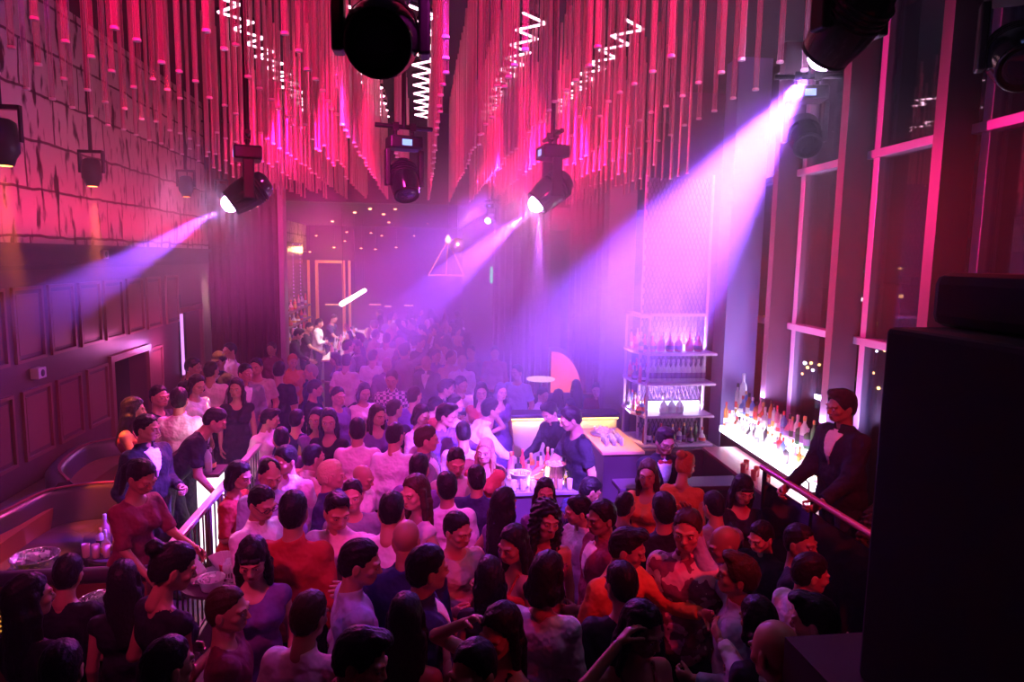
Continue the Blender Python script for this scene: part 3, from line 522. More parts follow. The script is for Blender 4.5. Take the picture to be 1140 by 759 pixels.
# ------------------------------------------------------------------ bottle tower at the end of the bar
TY = 8.7; tx0, tx1 = 3.0, 3.90; ty1 = 9.45
wh = glow('shelf_light', (.80, .66, 1), 5.); lil = mat('lilac_shelf', (.62, .42, .68), .35); shelfz = [.95, 1.355, 1.80, 2.21]
r = thing('bottle_shelving', 'tall open bar shelving with mesh back, three lit shelves and a low counter shelf', 'shelving', (0, 0, 0))
for i, z in enumerate(shelfz):
    poly = [(tx0-.02, TY), (tx1+.06, TY), (tx1+.06, TY+.34), (tx0+.25, TY+.34), (tx0+.14, ty1), (tx0-.13, ty1), (tx0-.13, TY+.30)]
    bevel(MB().prism(poly, z-.035, z).build('shelf', lil, r), .006)
mb = MB(); wire = .009
for i in range(42):        # expanded-metal back: crossing wires
    x = tx0-1.30+i*.058
    for sg in (1, -1):
        xa, xb = (x, x+1.35) if sg > 0 else (x+1.35, x)
        a_, b_ = Vector((xa, TY+.36, 1.05)), Vector((xb, TY+.36, 4.55)); t0, t1 = 0, 1
        for lim, s2 in ((tx0, 1), (tx1, -1)):
            fa, fb = (a_.x-lim)*s2, (b_.x-lim)*s2
            if fa < 0 and fb < 0: t0 = 2; break
            if fa < 0: t0 = max(t0, fa/(fa-fb))
            if fb < 0: t1 = min(t1, fa/(fa-fb))
        if t1 > t0: mb.tube(a_+(b_-a_)*t0, a_+(b_-a_)*t1, .0085, n=4, caps=False)
mb.build('mesh_back', mat('mesh_metal', (.10, .05, .18), .5, .2), r)
MB().box((tx0, TY+.42, 1.05), (tx1, TY+.44, 4.55)).build('back_panel', mat('lilac_panel', (.28, .20, .40), .6), r)
for x, y in ((tx0-.01, TY+.02), (tx1, TY+.30), (tx0-.11, ty1-.03), (tx0-.01, TY+.36)): MB().box((x, y, 0), (x+.03, y+.03, 4.6 if y > TY+.1 and x > tx0-.1 else 2.72)).build('post', mat('lilac_shelf'), r)
MB().box((tx0-.13, TY+.02, 2.68), (tx0+.0, ty1, 2.72)).box((tx0, TY+.30, 2.68), (tx1+.03, TY+.34, 2.72)).build('top_frame', mat('lilac_shelf'), r)
for z, k in ((2.21, 1.), (1.355, 1.25), (1.80, .22)):
    MB().box((tx0+.02, TY+.340, z+.001), (tx1-.02, TY+.352, z+(.07 if z != 1.355 else .13))).build('light_strip', wh, r)
    if k > .3: lamp('AREA', 'shelf_lamp', ((tx0+tx1)/2, TY+.30, z+.02), ((tx0+tx1)/2, TY+.36, z+.4), 46*k, (.80, .62, 1), .85, 170, sy=.05)
lamp('AREA', 'shelf_lamp_side', (tx0+.02, 9.2, 1.38), (tx0-.12, 9.15, 1.9), 16, (.85, .68, 1), .5, 170, sy=.3)
lamp('AREA', 'shelf_lamp_side', (tx0+.02, 9.2, 2.23), (tx0-.12, 9.15, 2.6), 14, (1, .45, .7), .5, 170, sy=.3)
bevel(MB().box((tx0-.16, TY-.10, 0), (tx1+.15, ty1, .91)).build('cabinet_base', mat('dark_lacquer', (.07, .03, .06), .3), r), .01)
for i in range(6):
    bottle('bowl', redg, (vl, rl, bl)[i % 3], sil, 'red bottle, %s from the left of six on the top lit shelf' % nth(i+1), 'six red bottles on the top lit shelf', (tx0+.10+i*.125+(.03 if i > 3 else 0), TY+.18, 2.21), 1.05, i)
for i in range(12): bottle('spirit', clear, vl, sil, 'clear violet-banded bottle, %s from the left of twelve on the middle shelf' % nth(i+1), 'twelve clear bottles on the middle shelf', (tx0+.05+i*.071, TY+.16, 1.80), 1.03)
for i in range(3): bottle('bowl', clear, wl, sil, 'clear bottle, %s of three glowing white on the brightest lower shelf' % nth(i+1), 'three clear bottles on the brightest shelf', (tx0+.30+i*.115, TY+.18, 1.355), 1.08)
for i in range(11): rnd_bottle((tx0+.02+i*.083, TY+.12+.04*(i % 2), .95), 'on the dark shelf under the tower', '', (4, 4, 2, 0, 3, 1), .85)
for zi, z in enumerate((1.355, 1.80, 2.21)):
    nm = ('bright lower', 'middle', 'top')[zi]
    for j in range(9): rnd_bottle((tx0-.08+.07*(j % 3), TY+.10+.075*j, z), 'on the wing of the %s tower shelf' % nm, '', (3, 3, 6, 0, 0, 5) if zi != 1 else (3, 4, 0), .78)
# ------------------------------------------------------------------ glowing stepped bottle display along the windows
def bx_(y): return 4.16+.045*(y-6.6)
Y0, Y1 = 6.62, 9.2
r = thing('bottle_display', 'white glowing two-step bottle display running along the windows', 'display', (0, 0, 0))
def strip(mb, o0, o1, z0, z1, ya=Y0, yb=Y1):
    v = [(bx_(ya)+o0, ya, z0), (bx_(ya)+o1, ya, z0), (bx_(yb)+o1, yb, z0), (bx_(yb)+o0, yb, z0)]; v += [(a, b, z1) for a, b, _ in v]
    return mb.add(v, ((0, 3, 2, 1), (4, 5, 6, 7), (0, 1, 5, 4), (1, 2, 6, 5), (2, 3, 7, 6), (3, 0, 4, 7)))
disp = glow('display_glow', (.86, .80, 1), 6.)
strip(MB(), .0, .17, 1.00, 1.085).build('step', disp, r); strip(MB(), .17, .36, 1.00, 1.30).build('step', disp, r)
strip(MB(), .36, .40, 1.0, 1.42).build('back_ledge', lil, r)
strip(MB(), .02, .40, 0, 1.0).build('plinth', mat('dark_lacquer'), r)
orient(lamp('AREA', 'display_lamp', (4.60, 7.8, 1.60), None, 60, (.60, .48, 1), 2.5, 175, sy=.10), (.35, 0, 1), (.059, 1, 0))
orient(lamp('AREA', 'display_front_lamp', (4.20, 7.8, 1.10), None, 60, (.9, .8, 1), 2.5, 175, sy=.08), (.6, 0, 1), (.059, 1, 0))
for i in range(27):
    y = Y0+.06+i*.095; rnd_bottle((bx_(y)+.075+random.uniform(-.015, .015), y, 1.085), 'on the front step of the glowing display', '', (0, 0, 0, 5, 3, 6, 4, 2), random.uniform(.85, 1.05))
for i in range(26):
    y = Y0+.08+i*.10; rnd_bottle((bx_(y)+.26+random.uniform(-.02, .02), y, 1.30), 'on the back step of the glowing display', '', (0, 0, 0, 0, 5, 6, 1, 2), random.uniform(.95, 1.2))
o = bottle('tall', clear, wl, sil, 'tallest clear bottle standing at the far end of the glowing display', None, (bx_(9.05)+.26, 9.05, 1.30), 1.65)
# ------------------------------------------------------------------ back counter with sink, front bar and side counter
wine = mat('wine_counter', (.55, .16, .24), .22, var=.15); lac = mat('dark_lacquer')
r = thing('back_counter', 'narrow reddish back counter with a steel sink under the glowing display', 'counter', (0, 0, 0))
bevel(strip(MB(), -.48, .0, .90, .94, 6.1, 8.6).build('worktop', wine, r), .005); strip(MB(), -.46, -.01, 0, .90, 6.1, 8.6).build('cabinet', lac, r)
strip(MB(), -.38, -.10, .935, .948, 6.35, 6.75).build('sink', mat('pale_steel'), r); MB().path([(4.08, 6.55, .94), (4.08, 6.55, 1.12), (4.02, 6.54, 1.17), (3.96, 6.53, 1.15), (3.94, 6.53, 1.10)], .010).build('tap', mat('pale_steel'), r)
def tumbler(loc, label, group, h=.11, rr=.034, m=None, stem=False):
    key = ('glass', h, rr, stem, (m or clear).name)
    if key not in _b:
        prof = [(0, 0), (rr*.8, .002), (rr*.85, .01), (rr, h), (rr-.003, h), (rr*.78, .012), (0, .012)] if not stem else [(0, 0), (rr*.9, .002), (rr*.85, .006), (.005, .012), (.0045, h*.5), (rr*.7, h*.6), (rr, h*.78), (rr*.85, h), (rr*.82, h), (rr*.9, h*.78), (0, h*.58)]
        me = MB().lathe(prof, 12).me('drinking_glass'); me.materials.append(m or clear); _b[key] = me
    o = bpy.data.objects.new('drinking_glass', _b[key]); col.objects.link(o); o.location = loc; return tag(o, label, 'glass', group)
for i in range(6): tumbler((3.80+.10*(i % 2), 6.95+.13*i, .94), 'red tumbler on the reddish back counter, %s from the near end' % nth(i+1), 'tumblers on the reddish back counter', .12, .036, redg)
r = thing('bar_counter', 'dark customer bar counter in front of the bow-tied bartender', 'counter', (0, 0, 0))
bevel(MB().box((2.05, 6.68, 1.02), (3.45, 7.02, 1.07)).build('worktop', mat('dark_lacquer'), r), .01); MB().box((2.12, 6.76, 0), (3.40, 6.98, 1.02)).build('front_panel', mat('dark_paint'), r)
MB().tube((2.1, 6.66, .25), (3.4, 6.66, .25), .02).build('foot_rail', dsteel, r)
r = thing('side_counter', 'dark side counter with an orange-lit wooden top beside the bottle tower', 'counter', (0, 0, 0))
tA, tB, tC, tD = onz(655, 487, 1.04), onz(700, 487, 1.04), onz(706, 503, 1.04), onz(672, 503, 1.04)
bevel(MB().box((2.24, 8.12, 1.0), (2.80, 9.35, 1.04)).build('worktop', mat('lit_wood', (.75, .40, .22), .4, var=.2), r), .008)
MB().box((2.28, 8.18, 0), (2.76, 9.3, 1.0)).build('cabinet', lac, r); MB().box((2.20, 8.2, .30), (2.28, 9.3, .34)).build('shelf', mat('lit_wood'), r)
lamp('SPOT', 'counter_downlight', (2.5, 8.7, 2.9), (2.5, 8.7, 1.0), 320, (1, .42, .12), .05, 42, .6)
e = thing('tray', 'oval tray heaped with pale straws and garnish on the orange-lit side counter', 'tray', (2.50, 8.98, 1.04))
MB().lathe([(0, 0), (.17, .003), (.20, .03), (.195, .032), (.165, .01), (0, .01)], 20).build('dish', steel, e)
g_ = MB(); rs = random.Random(3)
for i in range(70): a = rs.uniform(0, 6.28); q = rs.uniform(0, .15); g_.box((-.012, -.012, 0), (.012, .012, .024), Matrix.Translation((q*math.cos(a), q*math.sin(a), .02+rs.uniform(0, .07))) @ Matrix.Rotation(rs.uniform(0, 3), 4, (1, .5, .2)))
g_.build('garnish', mat('pale_garnish', (.9, .75, .5), .5), e)
for i in range(9): tumbler((2.38+.10*(i % 3), 8.42+.10*(i//3), 1.04), 'small glass in the cluster on the orange-lit side counter', 'small glasses on the orange-lit side counter', .10, .03, clear)
# ------------------------------------------------------------------ low lit wall with booth behind
struct(MB().box((1.30, 9.92, 0), (2.95, 10.12, 1.06)), 'wall_low', mat('low_wall_plaster', (.42, .30, .30), .6))
r = thing('padded_ledge', 'dark padded cap along the low lit wall with a warm light line beneath', 'ledge', (1.26, 9.86, 1.06))
bevel(MB().box((0, 0, 0), (1.73, .34, .07)).build('cap', leather, r), .02); MB().box((.03, .012, -.018), (1.70, .03, -.001)).build('light_line', glow('warm_line', (1, .62, .12), 5.), r)
lamp('AREA', 'low_wall_lamp', (2.12, 9.86, 1.03), (2.12, 9.92, .3), 10, (1, .55, .14), 1.6, 160, sy=.03)
pts = cat([(1.4, 10.4), (1.7, 11.9), (2.6, 12.3), (3.4, 11.9), (3.6, 10.6)], 5)
booth('far curved banquette behind the low lit wall', [p for p in pts], .95, .5, 0.)
r = thing('cocktail_table', 'far round table with a pale self-glowing top in front of the plum curtain', 'table', (at(602, 420, 12.5).x, 12.5, 0)); zt = at(602, 421, 12.5).z
MB().lathe([(.26, zt-.03), (.27, zt-.02), (.27, zt)], 24).build('table_top', glow('glowing_table_top', (1, .55, .50), .9), r); MB().tube((0, 0, .02), (0, 0, zt-.03), .03).build('stem', mat('black_metal'), r); MB().lathe([(.2, 0), (.2, .015), (.03, .03)], 20).build('foot', mat('black_metal'), r)  # the lit look of the top is emission put into its material
# ------------------------------------------------------------------ service table crowded with bottles in the centre
def round_table(label, x, y, z, rr, zb=0., m=None, cat_='table'):
    r = thing('round_table', label, cat_, (x, y, zb)); h = z-zb
    bevel(MB().lathe([(rr-.01, h-.03), (rr, h-.02), (rr, h)], 32, smooth=False).build('table_top', m or mat('dark_lacquer'), r), .004)
    MB().tube((0, 0, .02), (0, 0, h-.03), .035).build('stem', mat('black_metal'), r); MB().lathe([(rr*.6, 0), (rr*.6, .015), (.035, .035)], 24).build('foot', mat('black_metal'), r); return r
r = thing('service_bar', 'mobile service bar in the middle of the floor crowded with bottles and ice buckets', 'counter', (0, 0, 0))
bevel(MB().box((.90, 6.85, .96), (1.85, 7.55, 1.0)).build('worktop', mat('mirror_top', (.5, .45, .55), .12, .6), r), .006); MB().box((.95, 6.90, 0), (1.80, 7.50, .96)).build('cabinet', lac, r)
lamp('AREA', 'service_lamp', (1.32, 7.2, 1.02), (1.32, 7.2, 2), 6, (1, .72, .95), .7, 170, sy=.4)
def bucket(loc, label, m, rr=.10, h=.22, ice=True):
    e = thing('ice_bucket', label, 'bucket', loc)
    MB().lathe([(0, 0), (rr*.78, .002), (rr*.82, .02), (rr, h), (rr+.008, h), (rr+.006, h+.008), (rr-.004, h), (rr*.76, .02), (0, .02)], 24).build('pail', m, e)
    for s in (-1, 1): MB().path([(s*rr*.98, -.03, h*.72), (s*(rr+.03), -.03, h*.70), (s*(rr+.03), .03, h*.70), (s*rr*.98, .03, h*.72)], .005, 6).build('handle', m, e)
    if ice:
        g_ = MB()
        for i in range(26): a = rs.uniform(0, 6.28); q = rs.uniform(0, rr*.75); g_.box((-.016, -.016, -.016), (.016, .016, .016), Matrix.Translation((q*math.cos(a), q*math.sin(a), h-.02+rs.uniform(0, .03))) @ Matrix.Rotation(rs.uniform(0, 3), 4, (1, .5, .2)))
        g_.build('ice', mat('ice_white', (.92, .9, .98), .15, translucent=.4), e)
    return e
gold = mat('gold_metal', (.85, .58, .25), .22, .9)
bucket((1.42, 7.02, 1.0), 'gold ribbed champagne bucket on the service bar', gold, .12, .25)
bucket((1.05, 7.05, 1.0), 'white heaped ice bucket on the service bar, nearest the dance floor', mat('white_plastic', (.88, .84, .9), .35), .11, .15)
for i in range(16): rnd_bottle((.96+.055*i+random.uniform(-.015, .015), 7.28+.13*(i % 2), 1.0), 'at the back of the service bar', '', (0, 0, 3, 6, 4, 2), random.uniform(.85, 1.1))
for i in range(8): tumbler((.96+.10*i, 6.90+.02*(i % 2), 1.0), 'clear glass in the front row on the service bar', 'clear glasses along the front of the service bar', .12, .032, clear)
for i in range(5): rnd_bottle((1.60+.06*i-.06*(i % 2), 6.98+.07*(i % 2), 1.0), 'beside the gold bucket on the service bar', '', (0, 3, 6), .8)
# ------------------------------------------------------------------ tables and things on the left
T1 = onz(127, 618, 1.03); round_table('small round dark table with bottles inside the near booth', T1.x, T1.y+.15, 1.03, .27, .25)
for i in range(9): a = i*.7; rnd_bottle((T1.x+.15*math.cos(a), T1.y+.15+.13*math.sin(a), 1.03), 'on the small round table in the near booth', '', (0, 0, 6, 2), random.uniform(.75, 1.05))
for i in range(4): tumbler((T1.x-.20+.08*i, T1.y-.04+.015*abs(i-1.5), 1.03), 'pink glass at the front of the small round booth table, %s from the wall' % nth(i+1), 'glasses on the small round booth table', .11, .03, pinkg)
e = thing('candle_holder', 'glowing amber candle glass on the small round booth table', 'candle', (T1.x+.02, T1.y+.14, 1.03)); MB().lathe([(0, 0), (.032, .002), (.038, .09), (.034, .09), (.03, .01), (0, .01)], 14).build('cup', amber, e); MB().lathe([(0, .01), (.02, .01), (.022, .05), (0, .07)], 10).build('flame', glow('candle_glow', (1, .30, .03), 7.), e)
T2 = Vector((-1.52, 5.1, 1.02)); round_table('round table on the floor side of the handrail with a white bottle and menus', T2.x, T2.y, 1.02, .26)
bottle('bowl', mat('milky_glass', (.9, .85, .95), .3, translucent=.3), wl, gl('violet_cap', (.3, .15, .8)), 'white bottle with a violet neck on the round table by the handrail', None, (T2.x-.14, T2.y-.03, 1.02), 1.15)
e = thing('napkin_holder', 'glass holding fanned white napkins on the round table by the handrail', 'napkin holder', (T2.x+.03, T2.y+.08, 1.02)); MB().lathe([(0, 0), (.03, .002), (.04, .09), (.037, .09), (0, .01)], 14).build('cup', redg, e)
for k in range(5): M = Matrix.Rotation(math.radians(-28+14*k), 4, 'Y'); MB().box((-.028, -.004+.006*k-.012, .03), (.028, .0+.006*k-.012, .19), M).build('napkin', wl, e)
for i in range(5): tumbler((T2.x+.10+.05*(i % 3), T2.y-.10+.07*(i//2), 1.02), 'stemmed glass on the round table by the handrail', 'stemmed glasses on the round table by the handrail', .17, .035, clear, True)
bucket((T2.x-.0, T2.y-.14, 1.02), 'low crystal bowl on the round table by the handrail', clear, .09, .08)
cr_ = onz(70, 665, .95); round_table('low table behind the gold lattice screen holding a silver bucket', -2.75, 5.15, .95, .25, .25)
bucket((-2.78, 5.12, .95), 'shiny silver bucket wrapped in crinkled cloth, behind the gold lattice screen', mat('crinkled_silver', (.8, .75, .85), .18, .9, bump=(14, 1., .05)), .15, .30)
bucket((-2.12, 4.62, .95), 'dark glossy bucket with a crinkled bag between the waitress and the bob-haired woman', mat('crinkled_silver'), .13, .20); round_table('small round table under the crinkled bag, at the end of the gold lattice screen', -2.12, 4.62, .95, .2, .25)
# glowing drinks stand beside the rail
r = thing('drinks_stand', 'glowing white drinks stand beside the man in the pink shirt', 'stand', (-2.16, 7.15, .25))
bevel(MB().box((-.10, -.14, .05), (.10, .14, .95)).build('lit_body', glow('stand_glow', (1, .78, .92), 2.2), r), .02); bevel(MB().box((-.13, -.17, .95), (.13, .17, .99)).build('top', lac, r), .006); MB().box((-.12, -.16, 0), (.12, .16, .05)).build('foot', lac, r)
for i in range(4): rnd_bottle((-2.22+.07*(i % 2), 7.06+.08*(i//2), 1.24), 'on the glowing drinks stand', '', (0, 4, 6), .9)
lamp('POINT', 'stand_lamp', (-2.2, 7.15, 1.7), None, 4, (1, .6, .85), .1)
# wall fittings on the left
def wall_box(px, py_, w_, h_, label, lit=None):
    p = onx(px, py_, WX+.02); r = thing('wall_speaker' if not lit else 'wall_sign', label, 'speaker' if not lit else 'sign', p)
    bevel(MB().box((-.02, -w_/2, -h_/2), (.07, w_/2, h_/2)).build('box', mat('pale_box', (.62, .45, .55), .5), r), .01)
    if lit: MB().box((.071, -w_/2+.02, -h_/2+.02), (.075, w_/2-.02, h_/2-.02)).build('face', glow('pale_sign', (1, .35, .5), .8), r)
    else: MB().lathe([(0, .074), (h_*.3, .074), (h_*.33, .071)], 16, M=Matrix.Rotation(math.radians(90), 4, 'Y')).build('grille', mat('dark_grille', (.1, .05, .08), .7), r)
    return r
wall_box(40, 415, .16, .12, 'small pale box speaker on the wall between the panels'); wall_box(112, 283, .16, .12, 'small pale box on the cornice below the nearest downlight')
wall_box(242, 283, .14, .10, 'small pale box on the cornice beside the left curtain')
e = thing('wall_sconce', 'slim violet-white light strip on the doorway jamb', 'light', onx(202, 378, WX+.03)); MB().box((0, -.03, -.62), (.03, .03, .45)).build('strip', glow('violet_strip', (.70, .28, 1), 1.2), e); MB().box((-.02, -.05, -.66), (.0, .05, .79)).build('backplate', mat('black_metal'), e)
lamp('POINT', 'jamb_lamp', onx(196, 385, WX+.30), None, 14, (.9, .25, 1), .08); lamp('POINT', 'jamb_lamp_pink', onx(172, 380, WX+.35), None, 7, (1, .15, .5), .08)
e = thing('wall_sconce', 'slim amber light strip beside the left curtain', 'light', onx(236, 322, WX+.03)); MB().box((0, -.03, -.5), (.03, .03, .5)).build('strip', glow('amber_strip', (1, .30, .08), .9), e); MB().box((-.02, -.05, -.53), (.0, .05, .53)).build('backplate', mat('black_metal'), e)
# ------------------------------------------------------------------ loudspeaker stack on the balcony, very close on the right
blackp = mat('matt_black', (.008, .006, .008), .75, spec=.2)
bx = at(986, 357, 2.15); x0 = bx.x
r = thing('loudspeaker', 'huge black loudspeaker cabinet filling the right edge, seen almost unlit', 'loudspeaker', (0, 0, 0))
bevel(MB().box((x0, 1.30, 1.95), (x0+1.3, 2.15, bx.z-.02)).build('cabinet', blackp, r), .02); MB().box((x0+.04, 1.28, 2.0), (x0+1.26, 1.30, bx.z-.06)).build('grille', mat('dark_grille'), r)
t_ = at(1037, 303, 2.2)
r = thing('loudspeaker', 'smaller black loudspeaker on top of the huge cabinet', 'loudspeaker', (0, 0, 0)); bevel(MB().box((t_.x, 1.4, bx.z-.02), (t_.x+1.0, 2.2, t_.z)).build('cabinet', blackp, r), .04); MB().box((t_.x+.05, 1.385, bx.z+.01), (t_.x+.95, 1.40, t_.z-.04)).build('grille', mat('dark_grille'), r)
q_ = onz(957, 715, 1.95)
struct(MB().box((1.45, .3, 1.80), (3.2, 2.42, 1.95)).box((1.45, .3, 0), (1.60, 2.42, 1.8)), 'floor_balcony', mat('balcony_ledge', (.022, .009, .015), .6))
# ------------------------------------------------------------------ back room: bar, lamps, lights
bwood = mat('back_bar_wood', (.12, .04, .05), .35)
r = thing('back_bar', 'long bright-topped bar in the back room under the white light tube', 'counter', (0, 0, 0))
bevel(MB().box((-2.25, 15.6, 1.05), (-1.70, 22, 1.10)).build('worktop', mat('bright_top', (.8, .6, .65), .25), r), .01); MB().box((-2.20, 15.7, 0), (-1.78, 22, 1.05)).build('front_panel', bwood, r)
lamp('AREA', 'back_bar_lamp', (-1.95, 18.6, 2.3), (-1.95, 18.6, 1), 90, (1, .70, .72), 6, 150, sy=.2).rotation_euler = (0, 0, math.radians(90))
r = thing('tube_light', 'bright white light tube hanging over the back bar', 'light', (-1.78, 15.6, 2.36)); MB().tube((0, 0, 0), (0, 6.2, 0), .055, n=12).build('tube', glow('tube_white', (1, .80, .82), 9.), r)
for y in (.3, 3., 5.9): MB().tube((0, y, .05), (0, y, 2.14), .008, n=6).build('hanger', mat('black_metal'), r)
r = thing('back_bar_shelving', 'wall of lit bottle shelves behind the back bar', 'shelving', (0, 0, 0))
MB().box((-3.75, 15.3, 0), (-3.45, 22.5, 1.05)).build('cabinet', bwood, r)
for z in (1.45, 1.85): MB().box((-3.75, 15.3, z), (-3.5, 22.5, z+.03)).build('shelf', bwood, r)
MB().box((-3.80, 15.3, 1.05), (-3.76, 22.5, 3.8)).build('back_panel', mat('back_mirror', (.25, .10, .25), .2, .4), r)
for i in range(6):
    e = thing('string_light', 'vertical string of tiny violet beads behind the back bar', 'light', (-3.66, 15.7+1.15*i, 1.1), group='bead strings behind the back bar'); mb = MB()
    for j in range(26): mb.lathe([(0, -.014), (.016, 0), (0, .014)], 6, c=(0, 0, j*.105))
    mb.build('beads', glow('bead_violet', (.6, .35, 1), 2.2), e); MB().tube((0, 0, 0), (0, 0, 2.8), .004, n=4).build('wire', mat('black_metal'), e)
for i in range(34): rnd_bottle((-3.60, 15.5+.2*i, (1.05, 1.48, 1.88)[i % 3]), 'on the shelves behind the back bar', '', (0, 2, 3, 6), 1.25)
for i in range(16): rnd_bottle((-2.05+.12*(i % 2), 15.9+.3*i, 1.10), 'standing on the bright back bar', '', (0, 0, 6, 2), 1.15)
lamp('POINT', 'back_bar_glow', (-3.0, 16.6, 2.5), None, 34, (1, .5, .45), .1); lamp('POINT', 'back_bar_glow_far', (-3.0, 19.5, 2.6), None, 34, (1, .40, .35), .1)
# gilt door frame and wall lines on the far wall
r = thing('gilt_frame', 'tall gilt door surround on the far wall behind the back bar', 'door frame', (0, 0, 0)); g0 = at(352, 345, 25.8); g1 = at(384, 290, 25.8)
for (a, b) in (((g0.x, 0), (g0.x+.10, g1.z)), ((g1.x-.1, 0), (g1.x, g1.z)), ((g0.x, g1.z-.1), (g1.x, g1.z)), ((g0.x-.28, 0), (g0.x-.2, g1.z)), ((g1.x+.12, 0), (g1.x+.2, g1.z))): MB().box((a[0], 25.7, a[1]), (b[0], 25.85, b[1])).build('moulding', mat('gilt', (.9, .5, .12), .3, .6, emit=(1, .4, .08), es=.15), r)  # gilt carries a faint glow of its own in place of lamplight
lamp('POINT', 'gilt_lamp', (g0.x+.5, 24.6, 3.6), None, 50, (1, .45, .12), .1)
for k, (xa, xb, yy) in enumerate(((362, 378, 339), (411, 424, 339), (428, 436, 341), (450, 460, 340))):
    a, b = at(xa, yy, 25.9), at(xb, yy, 25.9); e = thing('wall_line', ('short warm glowing line beside the gilt door surround', 'short warm glowing line right of the white light tube', 'tiny warm glowing line further from the white light tube', 'tiny warm glowing line below the mirror ball')[k], 'light', (a.x, 25.9, a.z)); MB().box((0, 0, -.02), (b.x-a.x, .05, .02)).build('bar', glow('warm_bar', (1, .45, .2), 1.2), e); MB().box((0, .05, -.03), (b.x-a.x, .09, .03)).build('backplate', mat('black_metal'), e)  # thin wall lines built as glowing bars
# ceiling downlights of the back room
dl = [(384, 268), (395, 236), (412, 232), (427, 238), (433, 247), (413, 259), (425, 262), (402, 276), (441, 275), (461, 262), (370, 246), (386, 258), (498, 236), (440, 232), (372, 275), (418, 277), (352, 262), (476, 248), (455, 226), (345, 280)]
for px, py_ in dl:
    Yd = min(25, max(14.9, 760*1.13/max(8., 286-py_))); p = at(px, py_, Yd); e = thing('downlight', 'tiny amber downlight in the dark back-room ceiling', 'light', (p.x, Yd, 4.5 if Yd > 14.6 else p.z), group='amber downlights of the back room')
    e.location.z = p.z; MB().lathe([(.0, -.03), (.035, -.02), (.04, 0)], 10).build('lens', glow('downlight_amber', (1, .38, .12), 7.), e); MB().tube((0, 0, 0), (0, 0, max(.02, 4.5-p.z)), .01, n=6).build('stem', mat('black_metal'), e)
# mirror ball and star-shaped lamp
p = at(509, 273, 11.5); r = thing('mirror_ball', 'small gold mirror ball hanging above the back of the crowd', 'mirror ball', p)
mb = MB(); R_ = .125
mb.lathe([(R_*math.sin(a*math.pi/14), -R_*math.cos(a*math.pi/14)) for a in range(15)], 22, smooth=False); mb.build('ball', mat('mirror_gold', (1, .72, .45), .28, 1.), r); MB().tube((0, 0, R_), (0, 0, 6.3-p.z), .006, n=6).build('wire', mat('black_metal'), r)
lamp('SPOT', 'ball_spot', p+Vector((.1, -1.6, .5)), p, 500, (1, .5, .2), .05, 20, .5)  # added spot without a fixture, only brightens the ball
p = at(497, 290, 13.0); r = thing('pendant_lamp', 'geometric pendant lamp of thin gold bars with a small bulb, beside the mirror ball', 'lamp', p)
V4 = [Vector((-.34, 0, -.28)), Vector((.34, .1, -.28)), Vector((.0, .3, -.28)), Vector((.03, .05, .38))]
for a in range(4):
    for b in range(a+1, 4): MB().tube(V4[a], V4[b], .014, n=6).build('bar', mat('gilt'), r)
MB().lathe([(0, -.06), (.05, -.03), (.06, .02), (.03, .07), (.015, .1)], 12, c=V4[3]).build('bulb', glow('bulb_amber', (1, .5, .25), 4.), r); MB().tube(V4[3], (V4[3].x, V4[3].y, 6.3-p.z), .006, n=6).build('cord', mat('black_metal'), r)
p = at(533, 305, 14.1); r = thing('exit_sign', 'small green exit sign seen edge-on between the plum curtains', 'sign', (1.37, 13.6, p.z)); MB().tube((0, 0, .18), (0, 0, 6.3-p.z), .008, n=6).build('hanger', mat('black_metal'), r); MB().box((-.02, -.05, -.18), (.02, .05, .18)).build('box', mat('black_metal'), r); MB().box((-.025, -.045, -.16), (-.021, .045, .16)).box((-.018, -.056, -.16), (.018, -.051, .16)).build('face', glow('exit_green', (.1, 1, .35), 1.8), r)
